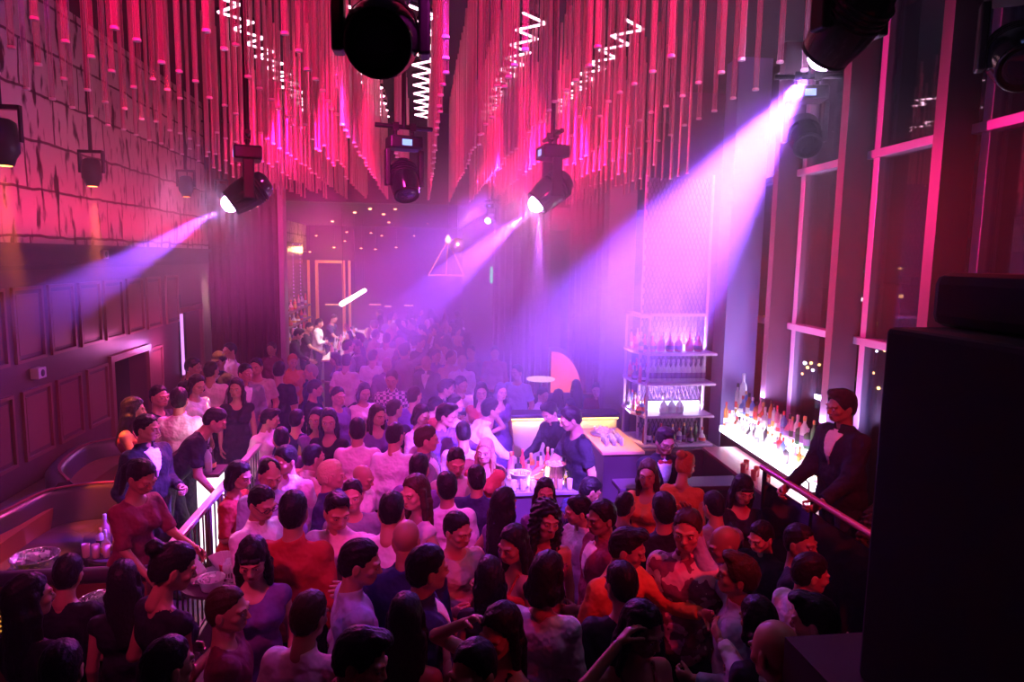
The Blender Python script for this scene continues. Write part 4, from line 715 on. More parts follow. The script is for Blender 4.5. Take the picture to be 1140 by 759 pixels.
# ------------------------------------------------------------------ figure modelling (smooth distance fields -> quads)
def V(*a): return np.array(a, dtype=float)
def nrm(v):
    v = np.asarray(v, float); return v/(np.linalg.norm(v)+1e-12)
class Field:
    """collects blended round cones / ellipsoids and turns the surface into one quad mesh"""
    def __init__(self, lo, hi, h):
        self.h = h; self.lo = np.array(lo, float)
        self.n = [int(math.ceil((b-a)/h))+1 for a, b in zip(lo, hi)]
        self.ax = [self.lo[i]+h*np.arange(self.n[i]) for i in range(3)]
        self.F = np.full(self.n, 0.08, dtype=np.float32)
    def sub(self, lo, hi):
        s = []
        for i in range(3):
            a = max(0, int((lo[i]-self.lo[i])/self.h)); b = min(self.n[i], int((hi[i]-self.lo[i])/self.h)+2)
            if b <= a: return None, None
            s.append(slice(a, b))
        P = np.meshgrid(self.ax[0][s[0]], self.ax[1][s[1]], self.ax[2][s[2]], indexing='ij')
        return tuple(s), P
    def mix(self, s, d, k, op='+'):
        f = self.F[s]
        if op == '+':
            if k <= 0: g = np.minimum(f, d)
            else:
                h = np.clip(0.5+0.5*(f-d)/k, 0, 1); g = f*(1-h)+d*h-k*h*(1-h)
        elif op == '-':
            if k <= 0: g = np.maximum(f, -d)
            else:
                h = np.clip(0.5-0.5*(f+d)/k, 0, 1); g = f*(1-h)+(-d)*h+k*h*(1-h)
        self.F[s] = g
    def cone(self, a, b, ra, rb, k=0.02, cut=None, sq=None, op='+'):
        a = np.asarray(a, float); b = np.asarray(b, float); m = max(ra, rb)+0.05+k
        s, P = self.sub(np.minimum(a, b)-m, np.maximum(a, b)+m)
        if s is None: return
        x, y, z = P[0]-a[0], P[1]-a[1], P[2]-a[2]
        ba = b-a; L2 = float(ba@ba)+1e-9
        t = np.clip((x*ba[0]+y*ba[1]+z*ba[2])/L2, 0, 1)
        dx, dy, dz = x-t*ba[0], y-t*ba[1], z-t*ba[2]
        if sq is not None:                       # flatten along a direction: sq = (dir, factor)
            u = nrm(sq[0]); q = dx*u[0]+dy*u[1]+dz*u[2]; f = 1.0/sq[1]-1.0
            dx, dy, dz = dx+q*u[0]*f, dy+q*u[1]*f, dz+q*u[2]*f
        d = np.sqrt(dx*dx+dy*dy+dz*dz)-(ra+(rb-ra)*t)
        if cut is not None:
            for (p, n) in cut:
                n = nrm(n); d = np.maximum(d, (P[0]-p[0])*n[0]+(P[1]-p[1])*n[1]+(P[2]-p[2])*n[2])
        self.mix(s, d, k, op)
    def ell(self, c, r, k=0.02, R=None, op='+', cut=None):
        c = np.asarray(c, float); r = np.asarray(r, float); m = max(r)+0.05+k
        s, P = self.sub(c-m, c+m)
        if s is None: return
        x, y, z = P[0]-c[0], P[1]-c[1], P[2]-c[2]
        if R is not None:
            x, y, z = (R[0, 0]*x+R[1, 0]*y+R[2, 0]*z, R[0, 1]*x+R[1, 1]*y+R[2, 1]*z, R[0, 2]*x+R[1, 2]*y+R[2, 2]*z)
        k0 = np.sqrt((x/r[0])**2+(y/r[1])**2+(z/r[2])**2)
        k1 = np.sqrt((x/r[0]**2)**2+(y/r[1]**2)**2+(z/r[2]**2)**2)+1e-9
        d = k0*(k0-1.0)/k1
        if cut is not None:
            for (p, n) in cut:
                n = nrm(n); d = np.maximum(d, (P[0]-p[0])*n[0]+(P[1]-p[1])*n[1]+(P[2]-p[2])*n[2])
        self.mix(s, d, k, op)
    def clip(self, p, n):                        # keep the side the normal points away from
        n = nrm(n)
        d = ((self.ax[0]-p[0])*n[0])[:, None, None]+((self.ax[1]-p[1])*n[1])[None, :, None]+((self.ax[2]-p[2])*n[2])[None, None, :]
        self.F = np.maximum(self.F, d.astype(np.float32))
    def ripple(self, amp, fx, fy, fz, ph=0.0):
        x = self.ax[0][:, None, None]; y = self.ax[1][None, :, None]; z = self.ax[2][None, None, :]
        self.F = self.F+(amp*np.sin(fx*x+2.1*np.sin(fz*0.6*z+ph)+ph)*np.sin(fz*z+fy*y+1.7*np.sin(fx*0.5*x+ph*2)+ph*1.3)).astype(np.float32)
    def mesh(self):
        F = self.F.copy(); F[0]=F[-1]=.05; F[:,0]=F[:,-1]=.05; F[:,:,0]=F[:,:,-1]=.05
        neg = F < 0; nx, ny, nz = F.shape
        cnt = np.zeros((nx-1, ny-1, nz-1), np.int8); acc = np.zeros((nx-1, ny-1, nz-1, 3), np.float32)
        def sl(o): return tuple(slice(o[i], F.shape[i]-1+o[i]) for i in range(3))
        corners = [(i, j, k) for i in (0, 1) for j in (0, 1) for k in (0, 1)]
        for a in corners:
            for ax_ in range(3):
                if a[ax_]: continue
                b = list(a); b[ax_] = 1; b = tuple(b)
                A, B = F[sl(a)], F[sl(b)]; ch = neg[sl(a)] != neg[sl(b)]
                if not ch.any(): continue
                idx = np.nonzero(ch); t = A[idx]/(A[idx]-B[idx])
                p = np.empty((len(t), 3), np.float32)
                for q in range(3): p[:, q] = a[q]
                p[:, ax_] = t
                acc[idx] += p; cnt[idx] += 1
        act = cnt > 0; ids = -np.ones(cnt.shape, np.int64); ids[act] = np.arange(act.sum())
        I = np.stack(np.nonzero(act), 1)
        verts = (I+acc[act]/cnt[act][:, None])*self.h+self.lo
        quads = []
        for ax_ in range(3):
            o = [0, 0, 0]; o[ax_] = 1
            A = neg[tuple(slice(0, F.shape[i]-o[i]) for i in range(3))]; B = neg[tuple(slice(o[i], F.shape[i]) for i in range(3))]
            ch = np.stack(np.nonzero(A != B), 1)
            u, v = [(1, 2), (2, 0), (0, 1)][ax_]
            ok = (ch[:, u] > 0) & (ch[:, v] > 0) & (ch[:, u] < F.shape[u]-1) & (ch[:, v] < F.shape[v]-1)
            ch = ch[ok]; s = A[tuple(ch.T)]
            def at_(du, dv):
                c = ch.copy(); c[:, u] -= du; c[:, v] -= dv; return ids[tuple(c.T)]
            q = np.stack([at_(1, 1), at_(0, 1), at_(0, 0), at_(1, 0)], 1)
            q[~s] = q[~s][:, ::-1]; quads.append(q)
        return verts, np.concatenate(quads)
def rotx(a): c, s = math.cos(a), math.sin(a); return np.array([[1,0,0],[0,c,-s],[0,s,c]])
def roty(a): c, s = math.cos(a), math.sin(a); return np.array([[c,0,s],[0,1,0],[-s,0,c]])
def rotz(a): c, s = math.cos(a), math.sin(a); return np.array([[c,-s,0],[s,c,0],[0,0,1]])
def blend_smooth(t): t = np.clip(t, 0, 1); return t*t*(3-2*t)
# --- head, origin at skull base/neck joint, face towards -Y
def head_mesh(sex='m', h=0.0052):
    f = Field((-.11, -.15, -.13), (.11, .14, .26), h)
    w = 1.0 if sex == 'm' else .94
    f.ell((0, .018, .121), (.074*w, .096, .091), .03)
    f.ell((0, -.025, .075), (.060*w, .070, .078), .03)
    f.ell((0, -.052, .022 if sex == 'm' else .026), ((.036 if sex == 'm' else .029), .036, .028), .03)
    for s in (-1, 1):
        f.cone((s*.052*w, .012, .045), (s*.022, -.062, .016), .022, .016, .02)
        f.ell((s*.043*w, -.062, .070), (.020, .018, .017), .018)              # cheekbone
        f.cone((s*.046*w, -.078, .117), (s*.014, -.090, .112), .010, .009, .012) # brow ridge
    for s in (-1, 1): f.ell((s*.031*w, -.098, .096), (.017, .014, .011), .012, op='-')
    for s in (-1, 1): f.ell((s*.031*w, -.083, .0955), (.0135, .0125, .0095), .003)
    f.cone((0, -.088, .105), (0, -.109, .070), .0066, .0108, .010)
    for s in (-1, 1): f.ell((s*.011, -.101, .064), (.007, .010, .006), .006)
    f.ell((0, -.086, .040), (.020, .011, .0050), .006); f.ell((0, -.086, .030), (.016, .011, .0055), .005)
    for s in (-1, 1):
        f.ell((s*.076*w, .012, .078), (.009, .020, .032), .006); f.ell((s*.088*w, .008, .080), (.006, .009, .016), .006, op='-')
    f.cone((0, .022, -.09), (0, .012, .05), .056 if sex == 'm' else .047, .052 if sex == 'm' else .044, .025)
    v, q = f.mesh()
    t = np.zeros(len(v), np.float32)             # 1 = lip, 2 = brow, 3 = beard shade
    x, y, z = v.T
    lip = ((x/.020)**2+((z-.0345)/.0080)**2 < 1) & (y < -.070); t[lip] = 1
    br = (abs(abs(x)-.031*w) < .018) & (abs(z-(.1165-.20*abs(abs(x)-.031))) < .0028) & (y < -.06); t[br] = 2
    eye = (((abs(x)-.031*w)/.0125)**2+((z-.0955)/.0065)**2 < 1) & (y < -.06); t[eye] = 3
    iris = (((abs(x)-.031*w)/.0055)**2+((z-.0955)/.0065)**2 < 1) & (y < -.06); t[iris] = 2
    return v, q, t
# --- hand, origin at the wrist, pointing -Z, palm facing +X for side=+1 after mirroring; curl 0 flat .. 1 fist
def hand_mesh(curl=.35, spread=.1, h=0.0048):
    f = Field((-.05, -.09, -.22), (.09, .08, .05), h)
    f.cone((0, 0, .03), (0, 0, -.02), .025, .026, .02, sq=((1, 0, 0), .72))
    f.cone((0, -.014, -.045), (0, -.012, -.085), .022, .024, .02, sq=((1, 0, 0), .58))
    f.cone((0, .016, -.035), (0, .016, -.082), .022, .021, .02, sq=((1, 0, 0), .58))
    Ls = [(.040, .024, .019), (.045, .028, .020), (.041, .026, .019), (.032, .020, .017)]
    for i, (L, r) in enumerate(zip(Ls, (.0095, .0098, .0093, .0082))):
        y = -.028+i*.0195; p = V(0, y, -.088+(.006 if i in (0, 3) else 0)); a = .35*curl+.05*i*curl; sp = (i-1.5)*spread
        for j, l in enumerate(L):
            a += (.9, 1.25, .75)[j]*curl
            d = V(math.sin(a), math.sin(sp)*math.cos(a), -math.cos(a)); d = nrm(d); e = p+d*l
            f.cone(p, e, r*(1-.07*j), r*(1-.07*(j+1)), .004); p = e
    p = V(.006, -.022, -.030); d = nrm(V(.35+.4*curl, -.72+.3*curl, -.75)); e = p+d*.042
    f.cone(p, e, .014, .0115, .012); d2 = nrm(V(.5+.5*curl, -.25+.25*curl, -.85)); e2 = e+d2*.032; f.cone(e, e2, .0112, .0098, .004)
    e3 = e2+nrm(d2+V(.1, .1*curl, 0))*.022; f.cone(e2, e3, .0098, .0085, .004)
    return f.mesh()
ARM = (.285, .250)
class Pose:
    """joint positions of one figure; arms given as directions in the torso's frame (x: own left is +, y: forward is -, z up)"""
    def __init__(s, sex='m', lean=0., side=0., twist=0., head=(0, 0, 0), la=None, ra=None, legs='stand', sit=False, hip_back=0.):
        s.sex = sex; m = sex == 'm'; s.sit = sit
        s.pel = V(0, hip_back, .93 if not sit else .50)
        T = rotz(twist) @ rotx(lean) @ roty(side); s.T = T       # lean > 0 bends forward (-Y)
        sw = .166 if m else .146
        s.spine = s.pel+T@V(0, .0, .18); s.chest = s.pel+T@V(0, .0, .37); s.neck = s.pel+T@V(0, .02, .545)
        s.sh = [s.pel+T@V(-sw, .01, .466), s.pel+T@V(sw, .01, .466)]
        hp, hy, hr = head; s.H = T @ rotz(hy) @ rotx(hp) @ roty(hr) if abs(lean) < .5 else rotz(twist) @ rotx(lean*.5) @ rotz(hy) @ rotx(hp) @ roty(hr)
        s.hb = s.neck+T@V(0, -.008, .075)
        s.el, s.wr, s.hd = [], [], []
        dflt = ((0, .06, -1), (0, -.22, -1))
        for i, a in enumerate((ra, la)):
            sg = -1 if i == 0 else 1
            if a is None: a = ((.13, .06, -1), (.02, -.22, -1))
            u, w = nrm(a[0]), nrm(a[1]); u = T@V(sg*u[0], u[1], u[2]); w = T@V(sg*w[0], w[1], w[2])
            sc = 1. if m else .92
            e = s.sh[i]+u*ARM[0]*sc; r = e+w*ARM[1]*sc
            h3 = a[2] if len(a) > 2 else None
            hdv = w if h3 is None else T@nrm(V(sg*h3[0], h3[1], h3[2]))
            s.el.append(e); s.wr.append(r); s.hd.append(hdv)
        s.hip, s.kn, s.an = [], [], []
        for i in (0, 1):
            sg = -1 if i == 0 else 1
            hp_ = s.pel+V(sg*.088, .0, -.02); s.hip.append(hp_)
            if sit: s.kn.append(hp_+V(sg*.06, -.42, .0)); s.an.append(hp_+V(sg*.07, -.40, -.39))
            elif legs == 'stand': s.kn.append(V(sg*.10, hip_back*.5-.015, .49)); s.an.append(V(sg*.115, .03, .085))
            elif legs == 'shift': s.kn.append(V(sg*.09+.02, -.05 if i else .0, .49)); s.an.append(V(sg*.12+(.05 if i else 0), -.07 if i else .04, .085))
            elif legs == 'step': s.kn.append(V(sg*.09, -.10 if i else .03, .49)); s.an.append(V(sg*.10, -.16 if i else .17, .085 if i else .12))
def body_mesh(P, h=.0125):
    m = P.sex == 'm'; T = P.T
    allp = np.array(P.el+P.wr+P.kn+P.an+[P.pel, P.neck, P.hb])
    lo = allp.min(0)-.16; hi = allp.max(0)+.16; lo[2] = -.02
    f = Field(lo, hi, h)
    f.cone(P.pel+T@V(-.045, 0, .0), P.pel+T@V(.045, 0, .0), .115 if m else .120, .115 if m else .120, .05, sq=(T@V(0, 1, 0), .9))
    wst = .108 if m else .092
    f.cone(P.spine+T@V(-.035, 0, .0), P.spine+T@V(.035, 0, .0), wst, wst, .06, sq=(T@V(0, 1, 0), .85))
    cr = .112 if m else .098
    f.cone(P.chest+T@V(-.06, .005, 0), P.chest+T@V(.06, .005, 0), cr, cr, .06, sq=(T@V(0, 1, 0), .88))
    f.cone(P.chest+T@V(-.078, .012, .066), P.chest+T@V(.078, .012, .066), .064, .064, .06)
    if not m:
        for s in (-1, 1): f.ell(P.chest+T@V(s*.062, -.078, .0), (.052, .050, .052), .03)
    f.cone(P.neck+T@V(0, .006, -.05), P.hb+P.H@V(0, .012, .03), .060 if m else .050, .053 if m else .045, .035)
    for i in (0, 1):
        s = -1 if i == 0 else 1
        f.cone(P.neck+T@V(s*.03, .01, -.035), P.sh[i]+T@V(0, 0, .012), .042 if m else .034, .045 if m else .036, .04)
        k = 1. if m else .80
        f.ell(P.sh[i], (.055*k,)*3, .03)
        f.cone(P.sh[i], P.el[i], .052*k, .041*k, .025); f.cone(P.el[i], P.wr[i], .041*k, .026*(1 if m else .88), .015)
        k = 1. if m else .95
        f.cone(P.hip[i], P.kn[i], .088*k, .055*k, .03); f.cone(P.kn[i], P.an[i], .054*k, .036*k, .02)
        mid = P.kn[i]*.68+P.an[i]*.32+V(0, .022, 0); f.ell(mid, (.046*k, .046*k, .10), .03)
        an = P.an[i]; f.cone(an+V(0, .02, -.035), an+V(0, -.13, -.055), .036, .028, .02)
    return f
HS = 1.02
def place(v, R, t, mirror=False, sc=1.0):
    w = v.copy()*sc
    if mirror: w[:, 0] *= -1
    return w@R.T+t
def hand_frame(d, T, side):
    """columns: x = palm normal, -z = pointing direction"""
    z = -nrm(d); x = T@V(-side*1.0, 0, 0)
    x = x-z*(x@z)
    if np.linalg.norm(x) < .2: x = T@V(0, 0, -1); x = x-z*(x@z)
    x = nrm(x); y = np.cross(z, x); return np.stack([x, y, z], 1)
_heads = {}; _hands = {}
def full_body(P, curls=(.35, .35), palm=(None, None)):
    if P.sex not in _heads: _heads[P.sex] = head_mesh(P.sex)
    parts = []; v, q = body_mesh(P).mesh(); parts.append((v, q, np.zeros(len(v), np.float32)))
    hv, hq, ht = _heads[P.sex]; parts.append((place(hv, P.H, P.hb+P.H@V(0, -.012, .0), sc=HS), hq, ht))
    for i in (0, 1):
        c = curls[i]
        if c not in _hands: _hands[c] = hand_mesh(c)
        vv, qq = _hands[c]
        side = -1 if i == 0 else 1
        R = hand_frame(P.hd[i], P.T, side)
        if palm[i] is not None:
            z = R[:, 2]; x = P.T@nrm(V(side*palm[i][0], palm[i][1], palm[i][2])); x = x-z*(x@z); x = nrm(x); R = np.stack([x, np.cross(z, x), z], 1)
        # thumb should be forward/up: mirror for one side
        w = vv.copy()
        mir = False
        if side < 0: w[:, 1] *= -1; mir = True
        if palm[i] is not None and False: pass
        yf = R[:, 1]
        # thumb lies along -y of the hand frame (before mirroring); flip so that it points forward or up
        th = -yf if not mir else yf
        if th@(P.T@V(0, -1, .4)) < 0: w[:, 1] *= -1; mir = not mir
        w = w*(1. if P.sex == 'm' else .90)
        q2 = qq[:, ::-1] if mir else qq
        parts.append((w@R.T+P.wr[i], q2, np.zeros(len(w), np.float32)))
    V_, Q_, T_ = [], [], []; o = 0
    for v, q, t in parts: V_.append(v); Q_.append(q+o); T_.append(t); o += len(v)
    return np.concatenate(V_), np.concatenate(Q_), np.concatenate(T_)
def top_mesh(P, kind, h=.0115):
    """shirt / tee / jacket / dress ... as its own surface just outside the body"""
    m = P.sex == 'm'; T = P.T
    allp = np.array(P.el+P.wr+P.kn+[P.pel, P.neck]); lo = allp.min(0)-.20; hi = allp.max(0)+.20
    if kind in ('dress', 'strap_dress', 'skirt_dress'): lo[2] = min(lo[2], P.kn[0][2]-.05)
    else: lo[2] = min(P.pel[2]-.22, lo[2] if kind != 'tee' else P.pel[2]-.22)
    f = Field(lo, hi, h)
    g = {'shirt': .016, 'tee': .016, 'polo': .017, 'jacket': .030, 'dress': .010, 'strap_dress': .010, 'blouse': .014, 'camisole': .010, 'vest': .020}[kind]
    def bx(c, half, r, k): f.cone(c+T@V(-half, 0, 0), c+T@V(half, 0, 0), r, r, k, sq=(T@V(0, 1, 0), .9))
    bx(P.pel+T@V(0, 0, .02), .048, (.122 if m else .124)+g, .05)
    bx(P.spine, .04, (.110 if m else .094)+g+(.012 if m else .0), .06)
    bx(P.chest, .062, (.112 if m else .098)+g, .06)
    f.cone(P.chest+T@V(-.078, .012, .062), P.chest+T@V(.078, .012, .062), .062+g, .062+g, .06)
    if not m:
        for s in (-1, 1): f.ell(P.chest+T@V(s*.062, -.078, .0), (.054+g, .052+g, .054+g), .03)
    if kind in ('dress', 'strap_dress'):
        for i in (0, 1): f.cone(P.hip[i], P.hip[i]*.25+P.kn[i]*.75, .102, .088, .06)
        if not P.sit: f.cone(P.pel+V(0, 0, -.05), P.pel+V(0, 0, -.34), .135, .130, .06)
        e = P.kn[0]*.5+P.kn[1]*.5; e2 = e*.85+P.pel*.15
        f.clip(e2, (0, 0, -1) if not P.sit else (0, -1, 0))
    bare = kind in ('strap_dress', 'camisole')
    if bare:
        f.clip(P.chest+T@V(0, 0, .058), T@V(0, -.12, 1))
        for s in (-1, 1):
            f.cone(P.chest+T@V(s*.075, -.095, .03), P.chest+T@V(s*.085, -.02, .165), .009, .009, .006)
            f.cone(P.chest+T@V(s*.085, -.02, .165), P.chest+T@V(s*.070, .105, .05), .009, .009, .006)
    else:
        kk = 1. if m else .82
        for i in (0, 1):
            s = -1 if i == 0 else 1
            f.cone(P.neck+T@V(s*.035, .01, -.035), P.sh[i]+T@V(0, 0, -.006), (.044 if m else .036)+g*.7, (.042 if m else .034)+g*.7, .04)
            if kind not in ('vest',): f.ell(P.sh[i]+T@V(-s*.006, 0, .002), ((.055*kk+g*.75),)*3, .03)
            frac = {'shirt': 9, 'jacket': 9, 'blouse': .95, 'tee': .72, 'polo': .72, 'dress': .12, 'vest': .10}[kind]
            if frac > 1:
                f.cone(P.sh[i], P.el[i], .051*kk+g*.75, .043*kk+g*.7, .03)
                d = P.wr[i]-P.el[i]; t = .93 if kind != 'shirt' or i else .90; e = P.el[i]+d*t
                f.cone(P.el[i], e, .043*kk+g*.7, .030*kk+g*.6, .02, cut=[(e, d)])
            else:
                d = P.el[i]-P.sh[i]; e = P.sh[i]+d*frac
                f.cone(P.sh[i], P.el[i], .052*kk+g*.9, .046*kk+g, .03, cut=[(e, d)])
        # neckline
        if kind in ('shirt', 'polo', 'jacket'):
            f.cone(P.neck+T@V(0, .012, -.03), P.neck+T@V(0, -.002, .030), .064+g*.4, .060+g*.4, .02)
            s_, G = f.sub(P.neck-V(.12, .13, .05), P.neck+V(.12, .11, .16)); n = nrm(T@V(0, .25, 1)); c0 = P.neck+T@V(0, 0, .036)
            f.F[s_] = np.maximum(f.F[s_], (G[0]-c0[0])*n[0]+(G[1]-c0[1])*n[1]+(G[2]-c0[2])*n[2])
            f.cone(P.neck+T@V(0, -.075, .02), P.neck+T@V(0, -.125, -.06), .036, .006, .01, op='-')
            f.cone(P.neck+T@V(0, .0, .01), P.hb+P.H@V(0, -.006, .05), .044, .052, .004, op='-')
        else:
            dz = -.015 if kind != 'dress' else -.05
            f.cone(P.neck+T@V(0, -.02, .02+dz*.3), P.neck+T@V(0, -.06, .08+dz), .078, .085, .01, op='-')
            if kind == 'dress':
                f.cone(P.neck+T@V(0, -.09, -.02), P.neck+T@V(0, -.16, .0), .07, .07, .02, op='-')
    f.ripple(.0030 if kind in ('dress', 'strap_dress', 'camisole', 'vest') else .0052, 26., 18., 24., .7)
    if kind not in ('dress', 'strap_dress'):
        hem = {'jacket': -.17, 'tee': -.11, 'polo': -.11, 'shirt': -.045, 'blouse': -.04, 'camisole': -.05, 'vest': -.06}[kind]
        pz = P.pel+T@V(0, 0, hem)
        # arms hang beside the hem: only clip the middle of the figure
        s, G = f.sub(P.pel-V(.22, .24, .5), P.pel+V(.22, .24, .3))
        n = T@V(0, 0, -1); d = (G[0]-pz[0])*n[0]+(G[1]-pz[1])*n[1]+(G[2]-pz[2])*n[2]
        arm = np.full(d.shape, 9., np.float32)
        if kind in ('shirt', 'jacket', 'blouse', 'tee', 'polo'):
            for i in (0, 1):
                a, b = P.el[i], P.wr[i]; ba = b-a
                t = np.clip(((G[0]-a[0])*ba[0]+(G[1]-a[1])*ba[1]+(G[2]-a[2])*ba[2])/(ba@ba), 0, 1)
                arm = np.minimum(arm, np.sqrt((G[0]-a[0]-t*ba[0])**2+(G[1]-a[1]-t*ba[1])**2+(G[2]-a[2]-t*ba[2])**2)-.058)
        dd = np.where(arm < 0, -1., d); f.F[s] = np.maximum(f.F[s], dd)
    return f.mesh()
def trousers_mesh(P, h=.013):
    lo = np.minimum(P.pel, np.array(P.kn+P.an).min(0))-.2; hi = np.maximum(P.pel, np.array(P.kn+P.an).max(0))+.2
    f = Field(lo, hi, h); T = P.T
    f.cone(P.pel+T@V(-.047, 0, .0), P.pel+T@V(.047, 0, .0), .124, .124, .05, sq=(V(0, 1, 0), .92))
    wr = .116 if P.sex == 'm' else .102; f.cone(P.pel+T@V(-.045, 0, .08), P.pel+T@V(.045, 0, .08), wr, wr, .03, sq=(V(0, 1, 0), .92))
    for i in (0, 1):
        f.cone(P.hip[i], P.kn[i], .100, .072, .03); d = P.an[i]-P.kn[i]; e = P.an[i]+nrm(d)*.03
        f.cone(P.kn[i], e, .072, .066, .02, cut=[(e, d)]); f.ell(P.kn[i]*.68+P.an[i]*.32+V(0, .02, 0), (.060, .060, .11), .03)
    f.clip(P.pel+T@V(0, 0, .13 if P.sex == 'm' else .08), T@V(0, 0, 1)); f.ripple(.004, 22., 20., 20., .2)
    return f.mesh()
def shoe_mesh(P, i, h=.008):
    a = P.an[i]; f = Field(a-V(.07, .22, .10), a+V(.07, .12, .06), h)
    f.cone(a+V(0, .03, -.045), a+V(0, -.06, -.045), .042, .044, .02); f.cone(a+V(0, -.06, -.048), a+V(0, -.145, -.055), .043, .034, .02, sq=(V(0, 0, 1), .8))
    f.cone(a+V(0, .02, -.04), a+V(0, .01, .01), .042, .045, .015, cut=[(a+V(0, 0, .012), V(0, 0, 1))])
    f.clip(a+V(0, 0, -.083), V(0, 0, -1)); return f.mesh()
def hair_mesh(sex, kind, h=.0062):
    """in the head's frame"""
    lo = {'long': -.34, 'curly': -.30, 'bob': -.06, 'tail': -.2, 'bangs': -.30}.get(kind, -.02)
    f = Field((-.16, -.16, lo), (.16, .24, .30), h); w = 1. if sex == 'm' else .94
    g = {'buzz': .004, 'short': .007, 'thick': .013, 'receding': .004, 'quiff': .008}.get(kind, .009)
    f.ell((0, .020, .122), (.0745*w+g*.8, .095+g*.8, .090+g*.8), .008); f.ell((0, .0, .165), (.054+g*.5, .066+g*.5, .044+g*.6), .03)
    f.ell((0, .036, .085), (.069*w+g*.7, .076+g*.7, .082+g*.5), .012)
    if kind in ('quiff', 'thick'): f.ell((0, -.045, .205), (.058, .05, .030), .02)
    # open the face
    z0 = {'receding': .190, 'buzz': .172, 'bangs': .128, 'quiff': .178, 'short': .172, 'thick': .168}.get(kind, .170)
    f.cone((0, -.13, z0-.055), (0, -.040, z0-.070), .066, .060, .012, op='-')
    f.cone((0, -.13, .02), (0, -.045, .02), .085, .070, .01, op='-')
    if kind == 'receding':
        f.cone((0, -.14, .20), (0, -.045, .235), .06, .05, .02, op='-')
    if kind in ('short', 'buzz', 'receding', 'quiff', 'thick', 'bun', 'tail'):
        s_ = -.02
        f.clip((0, .03, .040), (0, -.60, -1)) if sex == 'm' else f.clip((0, .03, .045), (0, -.55, -1))
        for s in (-1, 1): f.ell((s*.085*w, .004, .066), (.022, .030, .036), .008, op='-')
    if kind in ('long', 'curly', 'bangs', 'bob'):
        end = {'long': -.24, 'curly': -.20, 'bangs': -.22, 'bob': -.012}[kind]
        ww = .020 if kind != 'curly' else .038
        f.cone((0, .070, .10), (0, .078, end), .066, .052, .03, sq=((0, 1, 0), .58))
        for s in (-1, 1):
            f.cone((s*.070, .010, .12), (s*.082, -.005, .02), ww, ww, .02)
            f.cone((s*.082, -.005, .02), (s*.080, -.010 if kind != 'bob' else .0, end*.8), ww, ww*.8, .02)
            f.cone((s*.06, .05, .02), (s*.062, .045, end), .040, .030, .03)
        if kind == 'bangs': f.cone((-.040, -.080, .140), (.040, -.080, .140), .013, .013, .01)
        if kind == 'curly': f.ell((0, .03, .125), (.094, .108, .108), .03); f.cone((0, -.14, .09), (0, -.045, .085), .064, .060, .012, op='-'); f.ripple(.010, 75., 80., 85., .3)
        # inner hollow so that neck and ears do not fill
        f.cone((0, -.12, .03), (0, -.03, .0), .062, .050, .01, op='-')
    if kind == 'bun': f.ell((0, .125, .175), (.045, .042, .042), .02)
    if kind == 'tail': f.cone((0, .115, .14), (0, .15, .06), .028, .034, .02); f.cone((0, .15, .06), (0, .13, -.14), .034, .018, .02)
    f.ripple(.0022, 150., 60., 60., .5); f.ripple(.0018, 260., 90., 120., 1.5)
    return f.mesh()
def cap_mesh(h=.006):
    f = Field((-.13, -.24, .06), (.13, .16, .28), h)
    f.ell((0, .018, .135), (.092, .114, .108), .01); f.clip((0, 0, .135), (0, 0, -1))
    f.cone((0, -.08, .142), (0, -.15, .134), .062, .050, .01, sq=((0, 0, 1), .13)); return f.mesh()
def glasses_mesh():
    vs, qs = [], []
    for s in (-1, 1):
        n = 18; o = len(vs)
        for i in range(n):
            a = 2*math.pi*i/n; c, sn = math.cos(a), math.sin(a)
            for (dr, dy) in ((0, 0), (.0035, 0), (.0035, .004), (0, .004)): vs.append((s*.031+(.020+dr)*c, -.104+dy, .094+(.015+dr)*sn))
        for i in range(n):
            j = (i+1) % n
            for k in range(4): qs.append((o+i*4+k, o+i*4+(k+1) % 4, o+j*4+(k+1) % 4, o+j*4+k))
    def box(a, b):
        o = len(vs)
        for x in (a[0], b[0]):
            for y in (a[1], b[1]):
                for z in (a[2], b[2]): vs.append((x, y, z))
        for q in ((0, 1, 3, 2), (4, 6, 7, 5), (0, 4, 5, 1), (2, 3, 7, 6), (0, 2, 6, 4), (1, 5, 7, 3)): qs.append(tuple(o+i for i in q))
    box((-.009, -.106, .096), (.009, -.102, .100))
    for s in (-1, 1): box((s*.054-.002, -.104, .096), (s*.054+.002, -.098, .101)); box((s*.078-.0015, -.10, .096), (s*.078+.0015, .01, .100)); box((min(s*.054, s*.079), -.104, .096), (max(s*.054, s*.079), -.100, .100))
    return np.array(vs, float), np.array(qs)
# ------------------------------------------------------------------ the kinds of figure in the crowd
ARMS = dict(
 down=((.16, .05, -1), (.04, -.25, -1)),
 relaxed=((.22, .12, -1), (-.05, -.45, -1)),
 drink=((.18, -.10, -1), (-.30, -1, .35)),
 drink_low=((.22, .10, -1), (-.25, -1, -.15)),
 sip=((.20, -.55, -1), (-.45, -.55, 1)),
 phone=((.15, -.35, -1), (-.35, -.9, .75)),
 raised=((.35, -.75, .65), (.1, -.35, 1)),
 raised_side=((.9, -.1, .55), (.1, -.1, 1)),
 reach=((.25, -1, -.25), (.0, -1, .05)),
 reach_low=((.12, -.85, -.95), (.0, -1, -.25)),
 point=((.3, -.8, -.3), (-.2, -1, .5)),
 rail=((.10, -.50, -1), (-.05, -1, -.55)),
 hip=((.65, .25, -1), (-.75, -.35, -.35)),
 hair=((.55, -.5, .35), (-.75, .25, .55)),
 shoulder=((.55, -.75, .05), (-.35, -1, .15)),
 pocket=((.28, .18, -1), (-.22, -.45, -1)),
 cross=((.12, -.35, -1), (-1, -.45, .05)),
 spread=((.8, -.5, -.15), (.3, -1, .1)))
